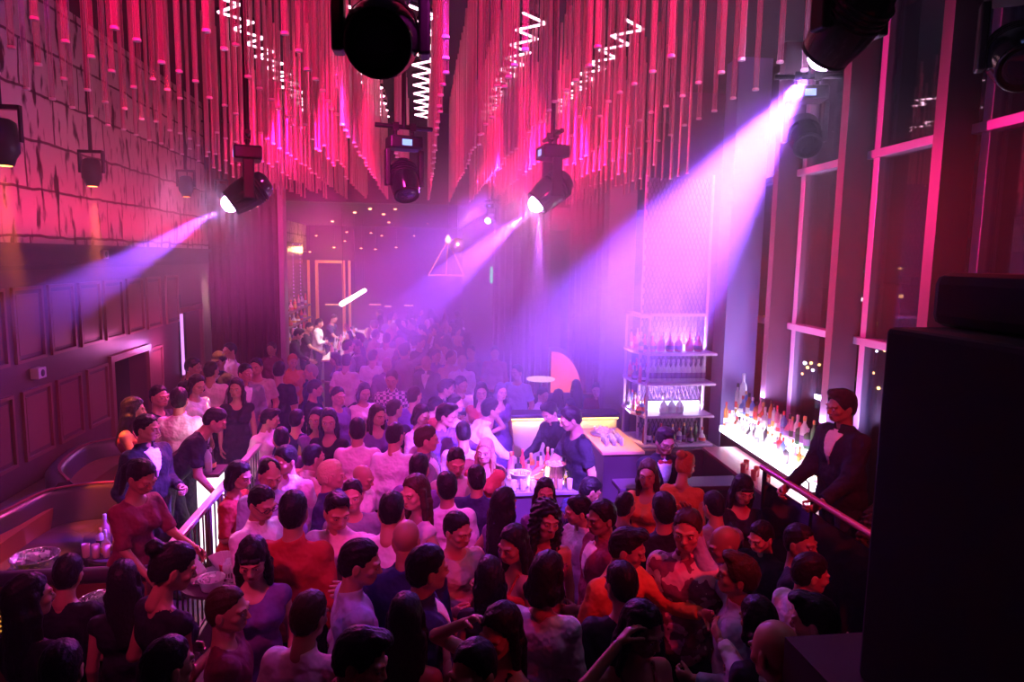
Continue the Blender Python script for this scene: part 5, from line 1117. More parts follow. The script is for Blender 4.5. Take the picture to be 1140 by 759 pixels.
# name: sex, top, bottom kind, hair, pose arguments, curls
KINDS = {
 'm_shirt_relaxed':  ('m', 'shirt', 'short', dict(ra='relaxed', la='down', head=(.10, .15, 0), legs='shift')),
 'm_shirt_drink':    ('m', 'shirt', 'short', dict(ra='drink', la='relaxed', lean=.06, head=(.18, -.30, .05), legs='step')),
 'm_shirt_talk':     ('m', 'shirt', 'quiff', dict(ra='drink_low', la='point', lean=.16, head=(.15, .55, .08))),
 'm_shirt_phone':    ('m', 'shirt', 'short', dict(ra='phone', la='drink_low', lean=.10, head=(.22, -.10, 0))),
 'm_shirt_raise':    ('m', 'shirt', 'thick', dict(ra='raised', la='drink_low', lean=.05, head=(-.12, .2, 0), legs='step')),
 'm_shirt_bald':     ('m', 'shirt', None, dict(ra='drink', la='drink_low', lean=.08, head=(.22, .1, 0))),
 'm_shirt_receding': ('m', 'shirt', 'receding', dict(ra='cross', la='drink_low', lean=.05, head=(.28, .35, 0))),
 'm_shirt_reach':    ('m', 'shirt', 'short', dict(ra='reach', la='reach_low', lean=.62, head=(-.25, .1, 0), legs='step')),
 'm_tee_drink':      ('m', 'tee', 'short', dict(ra='drink', la='pocket', lean=.05, head=(.15, .25, -.05), legs='shift')),
 'm_tee_relaxed':    ('m', 'tee', 'buzz', dict(ra='relaxed', la='pocket', head=(.06, -.35, 0))),
 'm_tee_shoulder':   ('m', 'tee', 'thick', dict(ra='shoulder', la='drink_low', lean=.12, head=(.20, -.5, .1))),
 'm_tee_bent':       ('m', 'tee', 'short', dict(ra='reach_low', la='rail', lean=.70, head=(.2, 0, 0), legs='step')),
 'm_suit_relaxed':   ('m', 'jacket', 'short', dict(ra='pocket', la='drink_low', head=(.12, .30, 0), legs='shift')),
 'm_suit_bald':      ('m', 'jacket', None, dict(ra='drink_low', la='relaxed', lean=.06, head=(.15, -.2, 0))),
 'm_suit_rail':      ('m', 'jacket', 'thick', dict(ra='rail', la='rail', lean=.08, head=(.10, -.05, 0), legs='shift')),
 'm_bar_work':       ('m', 'shirt', 'thick', dict(ra='reach_low', la='drink_low', lean=.22, head=(.28, .15, 0))),
 'm_bar_stand':      ('m', 'tee', 'short', dict(ra='reach_low', la='down', lean=.18, head=(.22, -.25, 0))),
 'm_bar_tie':        ('m', 'jacket', 'thick', dict(ra='reach_low', la='down', lean=.10, head=(.2, .1, 0))),
 'm_sit':            ('m', 'shirt', 'short', dict(ra='drink', la='rail', lean=.10, head=(.1, .2, 0), sit=True)),
 'f_dress_relaxed':  ('f', 'dress', 'long', dict(ra='relaxed', la='down', head=(.06, -.2, .05), legs='shift')),
 'f_dress_drink':    ('f', 'dress', 'long', dict(ra='drink', la='hip', head=(.12, .3, 0), legs='shift')),
 'f_strap_talk':     ('f', 'strap_dress', 'long', dict(ra='sip', la='relaxed', lean=.06, head=(.15, .4, .05))),
 'f_strap_curly':    ('f', 'strap_dress', 'curly', dict(ra='drink_low', la='relaxed', head=(.03, .10, .12), legs='shift')),
 'f_blouse_bob':     ('f', 'blouse', 'bob', dict(ra='drink', la='relaxed', lean=.08, head=(.22, -.15, 0))),
 'f_blouse_rail':    ('f', 'blouse', 'tail', dict(ra='rail', la='reach_low', lean=.16, head=(.30, -.05, 0), legs='step')),
 'f_dress_bangs':    ('f', 'dress', 'bangs', dict(ra='drink_low', la='relaxed', head=(.30, .0, 0))),
 'f_dress_bun':      ('f', 'dress', 'bun', dict(ra='drink', la='drink_low', lean=.10, head=(.30, -.35, 0))),
 'f_camisole_hair':  ('f', 'strap_dress', 'long', dict(ra='hair', la='sip', lean=.05, head=(.2, .3, .1), legs='shift')),
 'f_sit':            ('f', 'dress', 'long', dict(ra='drink', la='rail', lean=.06, head=(.1, -.3, 0), sit=True)),
}
def make_pose(kind):
    sex, top, hair, a = KINDS[kind]; a = dict(a)
    a['ra'] = ARMS[a['ra']]; a['la'] = ARMS[a['la']]
    return Pose(sex, **a)
GRIP = ('drink', 'drink_low', 'sip', 'phone', 'rail')
_mesh = {}
def front_mesh(P):
    T = P.T; f = Field(P.chest-V(.2, .32, .22), P.chest+V(.2, .1, .28), .009); g = .036
    f.cone(P.spine+T@V(-.04, 0, 0), P.spine+T@V(.04, 0, 0), .114+g+.008, .114+g+.008, .06, sq=(T@V(0, 1, 0), .9))
    f.cone(P.chest+T@V(-.062, 0, 0), P.chest+T@V(.062, 0, 0), .112+g, .112+g, .06, sq=(T@V(0, 1, 0), .9))
    f.cone(P.chest+T@V(-.078, .012, .062), P.chest+T@V(.078, .012, .062), .062+g, .062+g, .06)
    f.cone(P.neck+T@V(0, .0, -.03), P.neck+T@V(0, -.004, .02), .070, .066, .03)
    b = P.chest+T@V(0, -.1, -.10)
    for s in (-1, 1): f.clip(b, T@V(s*1, 0, -.30))
    f.clip(P.chest+T@V(0, -.045, 0), T@V(0, 1, .0)); f.clip(P.neck+T@V(0, 0, .03), T@V(0, .3, 1)); return f.mesh()
def np_mesh(name, v, q, tint=None):
    me = bpy.data.meshes.new(name); v = np.asarray(v, np.float32); q = np.asarray(q, np.int32)
    me.vertices.add(len(v)); me.vertices.foreach_set('co', v.ravel())
    me.loops.add(q.size); me.loops.foreach_set('vertex_index', q.ravel())
    me.polygons.add(len(q)); me.polygons.foreach_set('loop_start', np.arange(0, q.size, 4, dtype=np.int32))
    me.polygons.foreach_set('use_smooth', np.ones(len(q), bool))
    me.update(calc_edges=True); me.materials.append(None)
    if tint is not None:
        at = me.attributes.new('tint', 'FLOAT', 'POINT'); at.data.foreach_set('value', tint)
    return me
def kind_meshes(kind):
    if kind in _mesh: return _mesh[kind]
    sex, top, hair, a = KINDS[kind]; P = make_pose(kind)
    cur = tuple(.62 if a[k] in GRIP else .30 for k in ('ra', 'la'))
    v, q, t = full_body(P, cur)
    M = {'pose': P, 'person': np_mesh('person', v, q, t), 'parts': []}
    n = {'shirt': 'shirt', 'tee': 't_shirt', 'jacket': 'suit_jacket', 'dress': 'dress', 'strap_dress': 'strap_dress', 'blouse': 'blouse'}[top]
    M['parts'].append((n, 'top', np_mesh(n, *top_mesh(P, top))))
    if top == 'jacket': M['parts'].append(('shirt_front', 'front', np_mesh('shirt_front', *front_mesh(P))))
    if top not in ('dress', 'strap_dress'): M['parts'].append(('trousers', 'bottom', np_mesh('trousers', *trousers_mesh(P))))
    for i in (0, 1): M['parts'].append(('shoe', 'shoe', np_mesh('shoe', *shoe_mesh(P, i))))
    if hair:
        hk = ('hair', sex, hair)
        if hk not in _mesh: _mesh[hk] = hair_mesh(sex, hair)
        hv, hq = _mesh[hk]; M['parts'].append(('hair', 'hair', np_mesh('hair', place(hv, P.H, P.hb+P.H@V(0, -.012, 0), sc=HS), hq)))
    _mesh[kind] = M
    return M
def accessory(kind, P, which):
    if which == 'cap': v, q = cap_mesh()
    elif which == 'glasses': v, q = glasses_mesh()
    elif which == 'bow_tie':
        f = Field((-.10, -.2, -.15), (.10, .05, .05), .005)
        for s in (-1, 1): f.cone((s*.008, -.095, -.055), (s*.045, -.09, -.055), .008, .024, .004, sq=((0, 1, 0), .45))
        f.ell((0, -.098, -.055), (.011, .012, .012), .003); v, q = f.mesh(); return np_mesh(which, v@P.T.T+P.neck+P.T@V(0, .0, .035), q)
    return np_mesh(which, place(v, P.H, P.hb+P.H@V(0, -.012, 0), sc=HS), q)
# ------------------------------------------------------------------ people
def skin_mat(name, c):
    m = bpy.data.materials.new(name); m.use_nodes = True; nt = m.node_tree; b = nt.nodes['Principled BSDF']; b.inputs['Roughness'].default_value = .45
    at_ = nt.nodes.new('ShaderNodeAttribute'); at_.attribute_name = 'tint'; dv = nt.nodes.new('ShaderNodeMath'); dv.operation = 'DIVIDE'; dv.inputs[1].default_value = 3.
    rp = nt.nodes.new('ShaderNodeValToRGB'); e = rp.color_ramp.elements; e[0].color = (*c, 1); e[1].color = (.65, .6, .6, 1)
    x = e.new(.333); x.color = (c[0]*.75, c[1]*.35, c[2]*.35, 1); y = e.new(.667); y.color = (.03, .02, .015, 1)
    nt.links.new(at_.outputs['Fac'], dv.inputs[0]); nt.links.new(dv.outputs[0], rp.inputs[0]); nt.links.new(rp.outputs[0], b.inputs['Base Color']); return m
SK = [skin_mat('skin_light', (.50, .25, .17)), skin_mat('skin_warm', (.40, .19, .12)), skin_mat('skin_tan', (.28, .13, .08)), skin_mat('skin_pale', (.60, .34, .25))]
def cloth(name, c, pattern=None, rough=.8):
    m = mat('cloth_'+name, c, rough, bump=(5, .9, .10), spec=.2)
    if pattern and not m.get('done'):
        m['done'] = 1; nt = m.node_tree; b = nt.nodes['Principled BSDF']; tc = nt.nodes.new('ShaderNodeTexCoord'); mp = nt.nodes.new('ShaderNodeMapping'); nt.links.new(tc.outputs['Object'], mp.inputs[0])
        if pattern == 'plaid':
            ck = nt.nodes.new('ShaderNodeTexChecker'); mp.inputs['Rotation'].default_value = (.0, 0, .0); ck.inputs['Scale'].default_value = 24.; ck.inputs[1].default_value = (.75, .65, .75, 1); ck.inputs[2].default_value = (.05, .05, .14, 1); nt.links.new(mp.outputs[0], ck.inputs[0]); nt.links.new(ck.outputs[0], b.inputs['Base Color'])
        elif pattern == 'dots':
            vo = nt.nodes.new('ShaderNodeTexVoronoi'); vo.inputs['Scale'].default_value = 42.; vo.inputs['Randomness'].default_value = .15; nt.links.new(mp.outputs[0], vo.inputs['Vector']); rp = nt.nodes.new('ShaderNodeValToRGB'); rp.color_ramp.elements[0].position = .38; rp.color_ramp.elements[1].position = .46; rp.color_ramp.elements[0].color = (.04, .03, .06, 1); rp.color_ramp.elements[1].color = (.7, .55, .55, 1); nt.links.new(vo.outputs[0], rp.inputs[0]); nt.links.new(rp.outputs[0], b.inputs['Base Color'])
        elif pattern == 'print':
            nz = nt.nodes.new('ShaderNodeTexNoise'); nz.inputs['Scale'].default_value = 13.; nz.inputs['Detail'].default_value = 2.; nt.links.new(mp.outputs[0], nz.inputs[0]); rp = nt.nodes.new('ShaderNodeValToRGB'); rp.color_ramp.interpolation = 'CONSTANT'; rp.color_ramp.elements[0].color = (.22, .05, .10, 1); rp.color_ramp.elements[1].position = .5; rp.color_ramp.elements[1].color = (.72, .45, .48, 1); nt.links.new(nz.outputs[0], rp.inputs[0]); nt.links.new(rp.outputs[0], b.inputs['Base Color'])
    return m
CL = {'white': cloth('white', (.88, .86, .90)), 'pink': cloth('pink', (.84, .66, .74)), 'blue': cloth('pale_blue', (.42, .46, .72)), 'grey': cloth('grey', (.24, .23, .27)), 'black': cloth('black', (.014, .012, .018)), 'navy': cloth('navy', (.03, .03, .10)), 'red': cloth('red', (.40, .035, .03)), 'orange': cloth('orange', (.62, .17, .05)), 'beige': cloth('beige', (.52, .42, .36)), 'peach': cloth('peach', (.70, .36, .30)), 'plaid': cloth('plaid', (.5, .5, .5), 'plaid'), 'dots': cloth('dotted', (.5, .5, .5), 'dots'), 'print': cloth('printed', (.5, .5, .5), 'print'), 'wine': cloth('wine', (.22, .03, .07)), 'purple': cloth('purple', (.16, .08, .26)), 'jeans': cloth('denim', (.07, .09, .18)), 'khaki': cloth('khaki', (.32, .25, .18))}
HR = {'k': mat('hair_black', (.012, .009, .010), .42, bump=(60, .6, .01), spec=.15), 'b': mat('hair_brown', (.05, .025, .015), .45, bump=(60, .6, .01), spec=.15), 'y': mat('hair_blonde', (.55, .38, .22), .5, bump=(60, .6, .01), spec=.15), 'g': mat('hair_grey', (.30, .27, .27), .5, bump=(60, .6, .01), spec=.15), 'r': mat('hair_ginger', (.45, .12, .04), .5, bump=(60, .6, .01), spec=.15)}
SHOE = mat('shoe_leather', (.02, .016, .018), .35); CAPM = cloth('cap_dark', (.03, .03, .07)); GLM = mat('spectacle_frame', (.012, .01, .012), .3)
def setm(o, m):
    o.material_slots[0].link = 'OBJECT'; o.material_slots[0].material = m
PEOPLE = []; FREE = {}; HELD = []
HEADZ = lambda P: P.hb+P.H@V(0, -.02, .10)
def person(px, py_, kind, yaw, top, label, hair='k', bottom='black', z0=0., s=1., skin=0, extra=None, group=None, Y=None):
    M = kind_meshes(kind); P = M['pose']; h = HEADZ(P)*s; a = math.radians(yaw)
    if P.sit and Y is None: pass
    if Y is None: c = onz(px, py_, z0+h[2])
    else: c = at(px, py_, Y); 
    rx, ry = h[0]*math.cos(a)-h[1]*math.sin(a), h[0]*math.sin(a)+h[1]*math.cos(a)
    loc = (c.x-rx, c.y-ry, z0 if Y is None else z0)
    r = bpy.data.objects.new('person', M['person']); col.objects.link(r); r.location = loc; r.rotation_euler.z = a; r.scale = (s, s, s)
    tag(r, label, 'person', group); setm(r, SK[skin])
    for n, k, me in M['parts']:
        c_ = bpy.data.objects.new(n, me); col.objects.link(c_); c_.parent = r
        setm(c_, {'front': CL['white'], 'top': CL[top], 'bottom': CL[bottom], 'shoe': SHOE, 'hair': HR[hair]}[k])
    for x in (extra or '').split():
        ky = ('acc', kind, x)
        if ky not in _mesh: _mesh[ky] = accessory(kind, P, x)
        c_ = bpy.data.objects.new(x, _mesh[ky]); col.objects.link(c_); c_.parent = r; setm(c_, CAPM if x == 'cap' else CL['red'] if x == 'bow_tie' else GLM)
    PEOPLE.append((r, px, py_, s, kind))
    if Y is None: FREE[r.name] = (h, a, z0)
    return r
def held(*a): HELD.append(a)
def hold(r, kind, which, what, label, s=1.):
    """a glass or phone in the right ('ra') or left ('la') hand"""
    P = kind_meshes(kind)['pose']; i = 0 if which == 'ra' else 1; p = P.wr[i]+nrm(P.hd[i])*.085+P.T@V(.03 if i == 0 else -.03, -.0, .0)
    a = r.rotation_euler.z; k = r.scale.x; q = Vector((p[0]*math.cos(a)-p[1]*math.sin(a), p[0]*math.sin(a)+p[1]*math.cos(a), p[2]))*k+r.location
    if what == 'glass': return tumbler(q-Vector((0, 0, .05)), label, None, .12, .030, clear)
    e = thing('phone', label, 'phone', q+Vector((0, 0, .03)), a); bevel(MB().box((-.036, -.004, -.07), (.036, .004, .075)).build('case', mat('black_gloss'), e, rz=0), .003)
    MB().box((-.033, .0042, -.064), (.033, .005, .068)).build('screen', glow('phone_screen', (.55, .6, 1), .7), e); return e
# --- along the bottom edge and the near floor
person(34, 664, 'f_dress_relaxed', 150, 'black', 'woman with long black hair in a black dress, back turned, at the left picture edge', skin=1)
person(78, 636, 'm_tee_drink', 168, 'black', 'man in a black T-shirt seen from behind beside the gold lattice screen')
person(138, 644, 'f_dress_relaxed', 200, 'black', 'woman with long dark hair in black right of the man in the black T-shirt', s=.98)
person(193, 632, 'f_dress_bun', 140, 'black', 'woman with pinned-up black hair and bare shoulders below the round table by the handrail', skin=1)
person(190, 738, 'm_suit_relaxed', 120, 'black', 'man in a black jacket at the dark bottom edge, turned to the side', s=1.0)
person(256, 678, 'm_tee_relaxed', 100, 'wine', 'man in a dark red T-shirt in profile facing the phone holder', hair='b')
person(281, 622, 'f_dress_bangs', 5, 'purple', 'woman with a straight black fringe and long hair in a dark dress facing the camera', s=1.0)
person(327, 568, 'm_shirt_relaxed', 172, 'red', 'man in a bright red jumper seen from behind')
r = person(346, 684, 'm_shirt_phone', 160, 'pink', 'man in a pale pink collared shirt holding up a phone near the bottom edge', hair='b', bottom='navy'); held(r, 'm_shirt_phone', 'ra', 'phone', 'black phone held up by the man in the pale pink collared shirt')
r = person(402, 626, 'm_shirt_drink', 105, 'blue', 'man in a pale blue shirt in profile, arm reaching to the bare-backed woman', bottom='jeans'); held(r, 'm_shirt_drink', 'ra', 'glass', 'glass in the hand of the man in the pale blue shirt')
person(478, 632, 'm_suit_relaxed', 95, 'navy', 'man in a dark navy jacket bending his head in the middle of the bottom rows', s=1.05)
person(452, 688, 'f_strap_talk', 150, 'wine', 'woman with long dark hair and a bare back near the bottom edge', skin=1)
person(453, 600, 'm_suit_bald', 178, 'navy', 'bald man in a dark jacket with his back turned, behind the man in navy', skin=1)
person(511, 590, 'm_tee_drink', 25, 'beige', 'man in a beige T-shirt looking down, facing the camera', s=1.03)
person(570, 606, 'f_strap_talk', -70, 'red', 'woman in a red strap dress with bare shoulders, turned away from the man in beige', skin=1)
person(545, 640, 'f_dress_relaxed', 185, 'black', 'woman with long dark hair in black seen from behind, beside the red strap dress', s=.97)
person(556, 702, 'f_camisole_hair', -60, 'black', 'woman in a black strap dress lifting her hand to her hair near the bottom edge')
person(525, 748, 'm_tee_relaxed', -20, 'black', 'man in black cut off by the bottom edge below the bare-backed woman', s=.98)
person(610, 640, 'f_blouse_bob', 150, 'white', 'woman with bobbed black hair in a white blouse, back turned', bottom='black')
person(690, 648, 'm_tee_drink', 180, 'black', 'short-haired man in a black T-shirt seen straight from behind', s=1.04, skin=1)
person(716, 700, 'f_camisole_hair', 10, 'wine', 'woman touching her hair in front of the man in the black T-shirt', skin=2)
person(700, 610, 'm_shirt_talk', 30, 'orange', 'man in an orange shirt facing the camera behind the short-haired man', skin=1)
person(765, 590, 'm_shirt_relaxed', -40, 'print', 'man in a pink printed shirt with a downcast face', s=1.05, hair='b')
person(819, 640, 'm_shirt_raise', -120, 'blue', 'man in a grey-blue shirt with one arm raised towards the printed shirt', hair='b', skin=1)
person(804, 606, 'm_shirt_bald', -100, 'wine', 'cropped-haired man in dark red talking behind the raised arm', skin=2, hair='k')
person(905, 638, 'm_shirt_drink', 100, 'pink', 'man in a rosy shirt in profile looking towards the loudspeakers')
person(902, 688, 'm_shirt_talk', -165, 'pink', 'broad man in a rosy shirt seen from behind beside the bald man', s=1.06, bottom='navy')
person(864, 726, 'm_shirt_bald', -170, 'dots', 'bald man in a dotted shirt near the bottom edge', skin=1)
person(842, 688, 'f_blouse_bob', -160, 'black', 'woman with dark bobbed hair in black between the raised arm and the bald man', bottom='black')
person(974, 644, 'f_strap_curly', -30, 'orange', 'smiling woman with long wavy hair in orange light beside the loudspeakers', hair='b', skin=0, Y=4.15, z0=0)  # the orange light on her is put into the dress colour
person(893, 604, 'm_tee_relaxed', 50, 'black', 'man in a black T-shirt in the dark in front of the suited man', skin=2)
r = person(845, 598, 'm_shirt_phone', -60, 'black', 'man in a black shirt with a glowing phone in the dark below the display', s=.97); held(r, 'm_shirt_phone', 'ra', 'phone', 'phone in the hand of the man in the black shirt below the display')
person(402, 735, 'm_tee_shoulder', 100, 'wine', 'man in a dark red T-shirt at the bottom edge behind the phone holder', hair='k')
person(70, 742, 'm_suit_relaxed', 170, 'black', 'man in black in the dark bottom corner beside the long-haired woman')
person(950, 745, 'f_dress_drink', 120, 'black', 'woman in black in the shadow under the balcony ledge')
# --- between the handrail and the middle
person(293, 560, 'm_shirt_phone', 55, 'white', 'balding man in glasses and a white shirt looking down beside the red jumper', hair='k', extra='glasses', s=1.02)
person(301, 528, 'm_shirt_receding', 10, 'blue', 'man with receding hair in a pale blue shirt behind the man in glasses')
person(268, 529, 'f_blouse_bob', 75, 'red', 'person with bobbed dark hair in a red blouse by the handrail', bottom='black')
person(316, 512, 'm_shirt_drink', -20, 'pink', 'man in a bright pink shirt with rim-lit curly hair near the handrail', s=1.03)
person(371, 528, 'm_suit_relaxed', 80, 'navy', 'tall man in a navy jacket with short fair hair, lit from the side', hair='y', s=1.06)
person(348, 508, 'm_shirt_reach', 120, 'peach', 'man in a peach shirt bending forward behind the navy jacket', s=.95)
person(376, 568, 'm_shirt_talk', -10, 'pink', 'man in a light pink shirt looking down beside the navy jacket', hair='k')
person(392, 551, 'm_tee_relaxed', 20, 'grey', 'man in a grey T-shirt facing the camera behind the light pink shirt')
person(407, 532, 'm_shirt_bald', 60, 'pink', 'bald man in a pink shirt left of the haze centre', skin=1)
person(436, 568, 'm_shirt_receding', 150, 'white', 'man in a white shirt with cropped hair facing away from the camera near the centre', s=1.)
person(461, 548, 'f_dress_drink', -60, 'pink', 'woman in a pink dress in profile behind the white shirts', hair='b')
person(497, 541, 'm_shirt_relaxed', 180, 'white', 'man in a crisp white shirt seen straight from behind near the service bar')
person(508, 514, 'm_shirt_phone', 15, 'beige', 'man in a beige shirt with his head down behind the crisp white shirt')
person(530, 532, 'm_suit_relaxed', 170, 'navy', 'man in a dark jacket seen from behind beside the blonde woman', s=1.03)
person(540, 502, 'f_dress_relaxed', -10, 'red', 'blonde woman in red facing the camera beside the service bar', hair='y', skin=3)
person(467, 520, 'm_suit_relaxed', 150, 'purple', 'broad man in a dark purple jacket near the centre of the crowd', s=1.04)
person(562, 560, 'f_dress_drink', 120, 'purple', 'woman in a dark purple dress in front of the service bar', s=1.)
person(398, 478, 'm_shirt_relaxed', 176, 'pink', 'man in a smooth pale pink shirt seen from behind at mid floor', s=1.03)
person(441, 484, 'm_shirt_drink', 165, 'white', 'man in a creased white shirt seen from behind at mid floor')
person(476, 488, 'm_suit_relaxed', 75, 'grey', 'man in a grey jacket laughing in profile near the service bar', hair='b')
person(515, 482, 'm_shirt_receding', 170, 'pink', 'balding man in a pink shirt seen from behind before the draped reaching figure')
person(497, 462, 'm_shirt_talk', 40, 'purple', 'man in a purple shirt talking behind the balding man')
person(548, 455, 'm_shirt_reach', 95, 'white', 'man in a loose white shirt leaning over the service bar with an arm stretched out', s=1.08)
person(607, 548, 'f_dress_relaxed', 10, 'purple', 'woman with long dark hair facing the camera below the service bar', skin=1)
person(609, 579, 'f_strap_curly', 5, 'wine', 'smiling woman with big curly dark hair in the middle of the crowd', skin=1, s=1.02)
person(641, 568, 'm_shirt_drink', -70, 'pink', 'man in a rosy shirt facing the smiling curly-haired woman')
person(668, 576, 'm_suit_relaxed', -85, 'wine', 'dark-haired man in a wine jacket in profile beside the rosy shirt', skin=2)
person(697, 562, 'm_tee_relaxed', 150, 'black', 'man in black standing in front of the dark bar counter', s=.98)
person(738, 566, 'm_shirt_relaxed', 175, 'black', 'dark-haired man in a black shirt facing the bar, back turned')
person(721, 527, 'f_dress_drink', -45, 'orange', 'woman in an orange dress with brown hair leaning at the bar', hair='b', s=.98)
person(764, 518, 'f_dress_bun', 150, 'orange', 'woman with a red-blonde updo in orange, back turned, at the bar', hair='r', s=1.)
person(741, 491, 'm_bar_tie', 0, 'black', 'bartender in glasses, white shirt front and bow tie behind the dark bar counter', extra='glasses bow_tie', s=1.04)
person(828, 545, 'f_dress_bangs', -5, 'black', 'woman with very long black hair in black facing the camera by the back counter', s=1.02)
person(793, 562, 'm_shirt_receding', 170, 'grey', 'man in grey seen from behind beside the long-haired woman in black')
person(660, 545, 'm_tee_bent', 100, 'navy', 'man bending forward in dark blue beside the side counter', s=.95)
person(611, 459, 'm_bar_work', -60, 'black', 'bartender in a black shirt working over the service bar, nearer the reaching arm')
person(634, 466, 'm_bar_stand', -75, 'black', 'tall bartender in a black T-shirt with one hand on the service bar', s=1.08)
# suited man on the landing, waitress at the rail
person(935, 452, 'm_suit_rail', -80, 'black', 'man in a black suit on the raised landing holding the handrail beside the loudspeakers', z0=.75, s=1.0, skin=1)
person(159, 531, 'f_blouse_rail', 62, 'wine', 'waitress with tied-back black hair leaning both hands towards the pale handrail', z0=.25, s=1.0, bottom='black', skin=1)
# --- on the left platform
Lp = .25
person(200, 444, 'm_shirt_relaxed', 178, 'pink', 'man in a fitted pink shirt seen from behind beside the glowing drinks stand', z0=Lp, s=1.03)
person(165, 476, 'm_suit_relaxed', 60, 'black', 'man in a dark jacket on the platform in front of the dark booth', z0=Lp)
person(178, 441, 'm_tee_relaxed', 80, 'black', 'man in black in profile left of the fitted pink shirt', z0=Lp)
person(150, 455, 'f_strap_talk', 90, 'wine', 'woman in a dark red strap dress beside the dark doorway', z0=Lp, skin=1)
person(216, 408, 'm_tee_drink', 70, 'black', 'man in a black T-shirt drinking in front of the lit door jamb', z0=Lp)
person(236, 412, 'm_tee_relaxed', 176, 'pink', 'man in a pink T-shirt seen from behind on the platform', z0=Lp)
person(220, 428, 'f_blouse_bob', 60, 'white', 'woman in a bright white blouse behind the fitted pink shirt', z0=Lp, bottom='black')
person(243, 402, 'm_suit_relaxed', -30, 'navy', 'man in a dark cap and navy jacket in front of the red curtain', z0=Lp, extra='cap')
person(255, 390, 'm_shirt_relaxed', -50, 'pink', 'man in a pale pink shirt right beneath the red curtain, further back', z0=Lp)
person(263, 432, 'f_dress_relaxed', 10, 'black', 'woman with long black hair in a black dress facing the camera on the platform', z0=Lp, skin=1)
person(238, 468, 'm_tee_bent', 100, 'black', 'man in a black T-shirt bending forward by the handrail', z0=Lp)
person(274, 415, 'm_suit_relaxed', 30, 'grey', 'man in a grey jacket beside the woman in the black dress', z0=Lp)
person(285, 408, 'm_tee_relaxed', 10, 'beige', 'man in a beige T-shirt in front of the red curtain', z0=Lp)
person(302, 388, 'm_shirt_relaxed', -20, 'wine', 'man in dark red at the edge of the red curtain', hair='b')
person(311, 412, 'm_tee_drink', 165, 'black', 'big man in a black T-shirt with his back turned by the curtain edge', s=1.08)
person(326, 402, 'm_shirt_drink', 40, 'orange', 'ginger-haired man in orange at the end of the back bar', hair='r')
person(345, 414, 'm_tee_relaxed', -60, 'navy', 'man in a navy T-shirt lit white from behind near the curtain edge', hair='g')
person(352, 432, 'm_tee_drink', 80, 'black', 'man in a black T-shirt turned sideways near the curtain edge', s=.98)
person(303, 466, 'm_shirt_talk', 60, 'pink', 'man in a light pink shirt leaning to talk just right of the handrail')
person(331, 466, 'm_tee_relaxed', 180, 'navy', 'man in dark blue seen from behind right of the talking pink shirt')
person(313, 488, 'm_shirt_receding', 176, 'purple', 'man in a purple shirt seen from behind above the curly rim-lit hair')
person(352, 466, 'f_dress_relaxed', 0, 'purple', 'woman in purple facing the camera among the mid-left crowd', skin=1)
person(366, 468, 'f_dress_drink', -15, 'black', 'woman in a black dress facing the camera beside the woman in purple', skin=1)
person(377, 441, 'm_tee_relaxed', 60, 'purple', 'man in a purple T-shirt in the mid-left crowd')
person(386, 402, 'm_tee_drink', 160, 'pink', 'man in a washed-out pink T-shirt in front of the back bar')
person(416, 396, 'm_tee_relaxed', 170, 'white', 'man in a white T-shirt seen from behind in the haze before the back bar')
person(436, 422, 'm_shirt_drink', 10, 'plaid', 'man in a checked shirt facing the camera in the mid crowd', hair='b', s=1.05)
person(431, 406, 'm_suit_bald', 20, 'purple', 'bald man in purple behind the checked shirt', skin=1)
person(448, 390, 'm_shirt_relaxed', 0, 'navy', 'man in dark blue facing the camera in the haze behind the checked shirt')
person(474, 404, 'm_suit_bald', -20, 'navy', 'bald man in a dark jacket facing the camera in the haze', skin=0)
person(406, 436, 'f_blouse_bob', 30, 'white', 'woman in a white blouse with a raised arm in the mid-left crowd', bottom='black')
person(440, 455, 'm_tee_relaxed', 150, 'navy', 'man in dark blue seen from behind below the checked shirt')
person(421, 462, 'f_dress_drink', 20, 'purple', 'woman in dark purple between the smooth pale pink and creased white shirts')
person(486, 396, 'm_shirt_relaxed', 20, 'purple', 'man in a purple shirt right of the bald man in the haze')
person(496, 388, 'm_shirt_drink', -10, 'pink', 'man in pink in the haze at the middle of the back crowd')
person(503, 398, 'm_shirt_receding', 30, 'peach', 'man in a peach shirt with receding hair in the haze')
person(515, 403, 'm_shirt_bald', 5, 'pink', 'bald man in a bright pink shirt facing the camera in the haze', skin=3)
person(524, 391, 'm_tee_relaxed', -10, 'wine', 'man in dark red right of the bald man in bright pink')
person(551, 392, 'm_shirt_relaxed', -10, 'red', 'man in red standing alone near the plum curtain')
person(575, 414, 'm_tee_relaxed', -30, 'blue', 'man in pale blue in the thick haze before the arch light')
person(514, 428, 'm_tee_drink', 20, 'white', 'man in a white printed T-shirt in the mid crowd', hair='k')
person(497, 432, 'm_shirt_talk', 60, 'navy', 'man in dark blue talking left of the white printed T-shirt')
person(487, 452, 'm_shirt_receding', 80, 'red', 'man with receding hair in red in the mid crowd')
person(462, 440, 'm_tee_relaxed', 160, 'purple', 'man in a purple T-shirt with his back turned at mid floor')
person(470, 462, 'f_blouse_bob', 50, 'pink', 'woman with bobbed hair in a pink blouse at mid floor', bottom='black')
person(508, 449, 'm_tee_relaxed', 100, 'pink', 'man in a pink T-shirt in profile before the reaching arm')
person(536, 436, 'f_dress_drink', -20, 'red', 'woman in red in the haze behind the reaching arm')
person(558, 436, 'f_dress_relaxed', 30, 'purple', 'woman in purple in the haze left of the low lit wall')
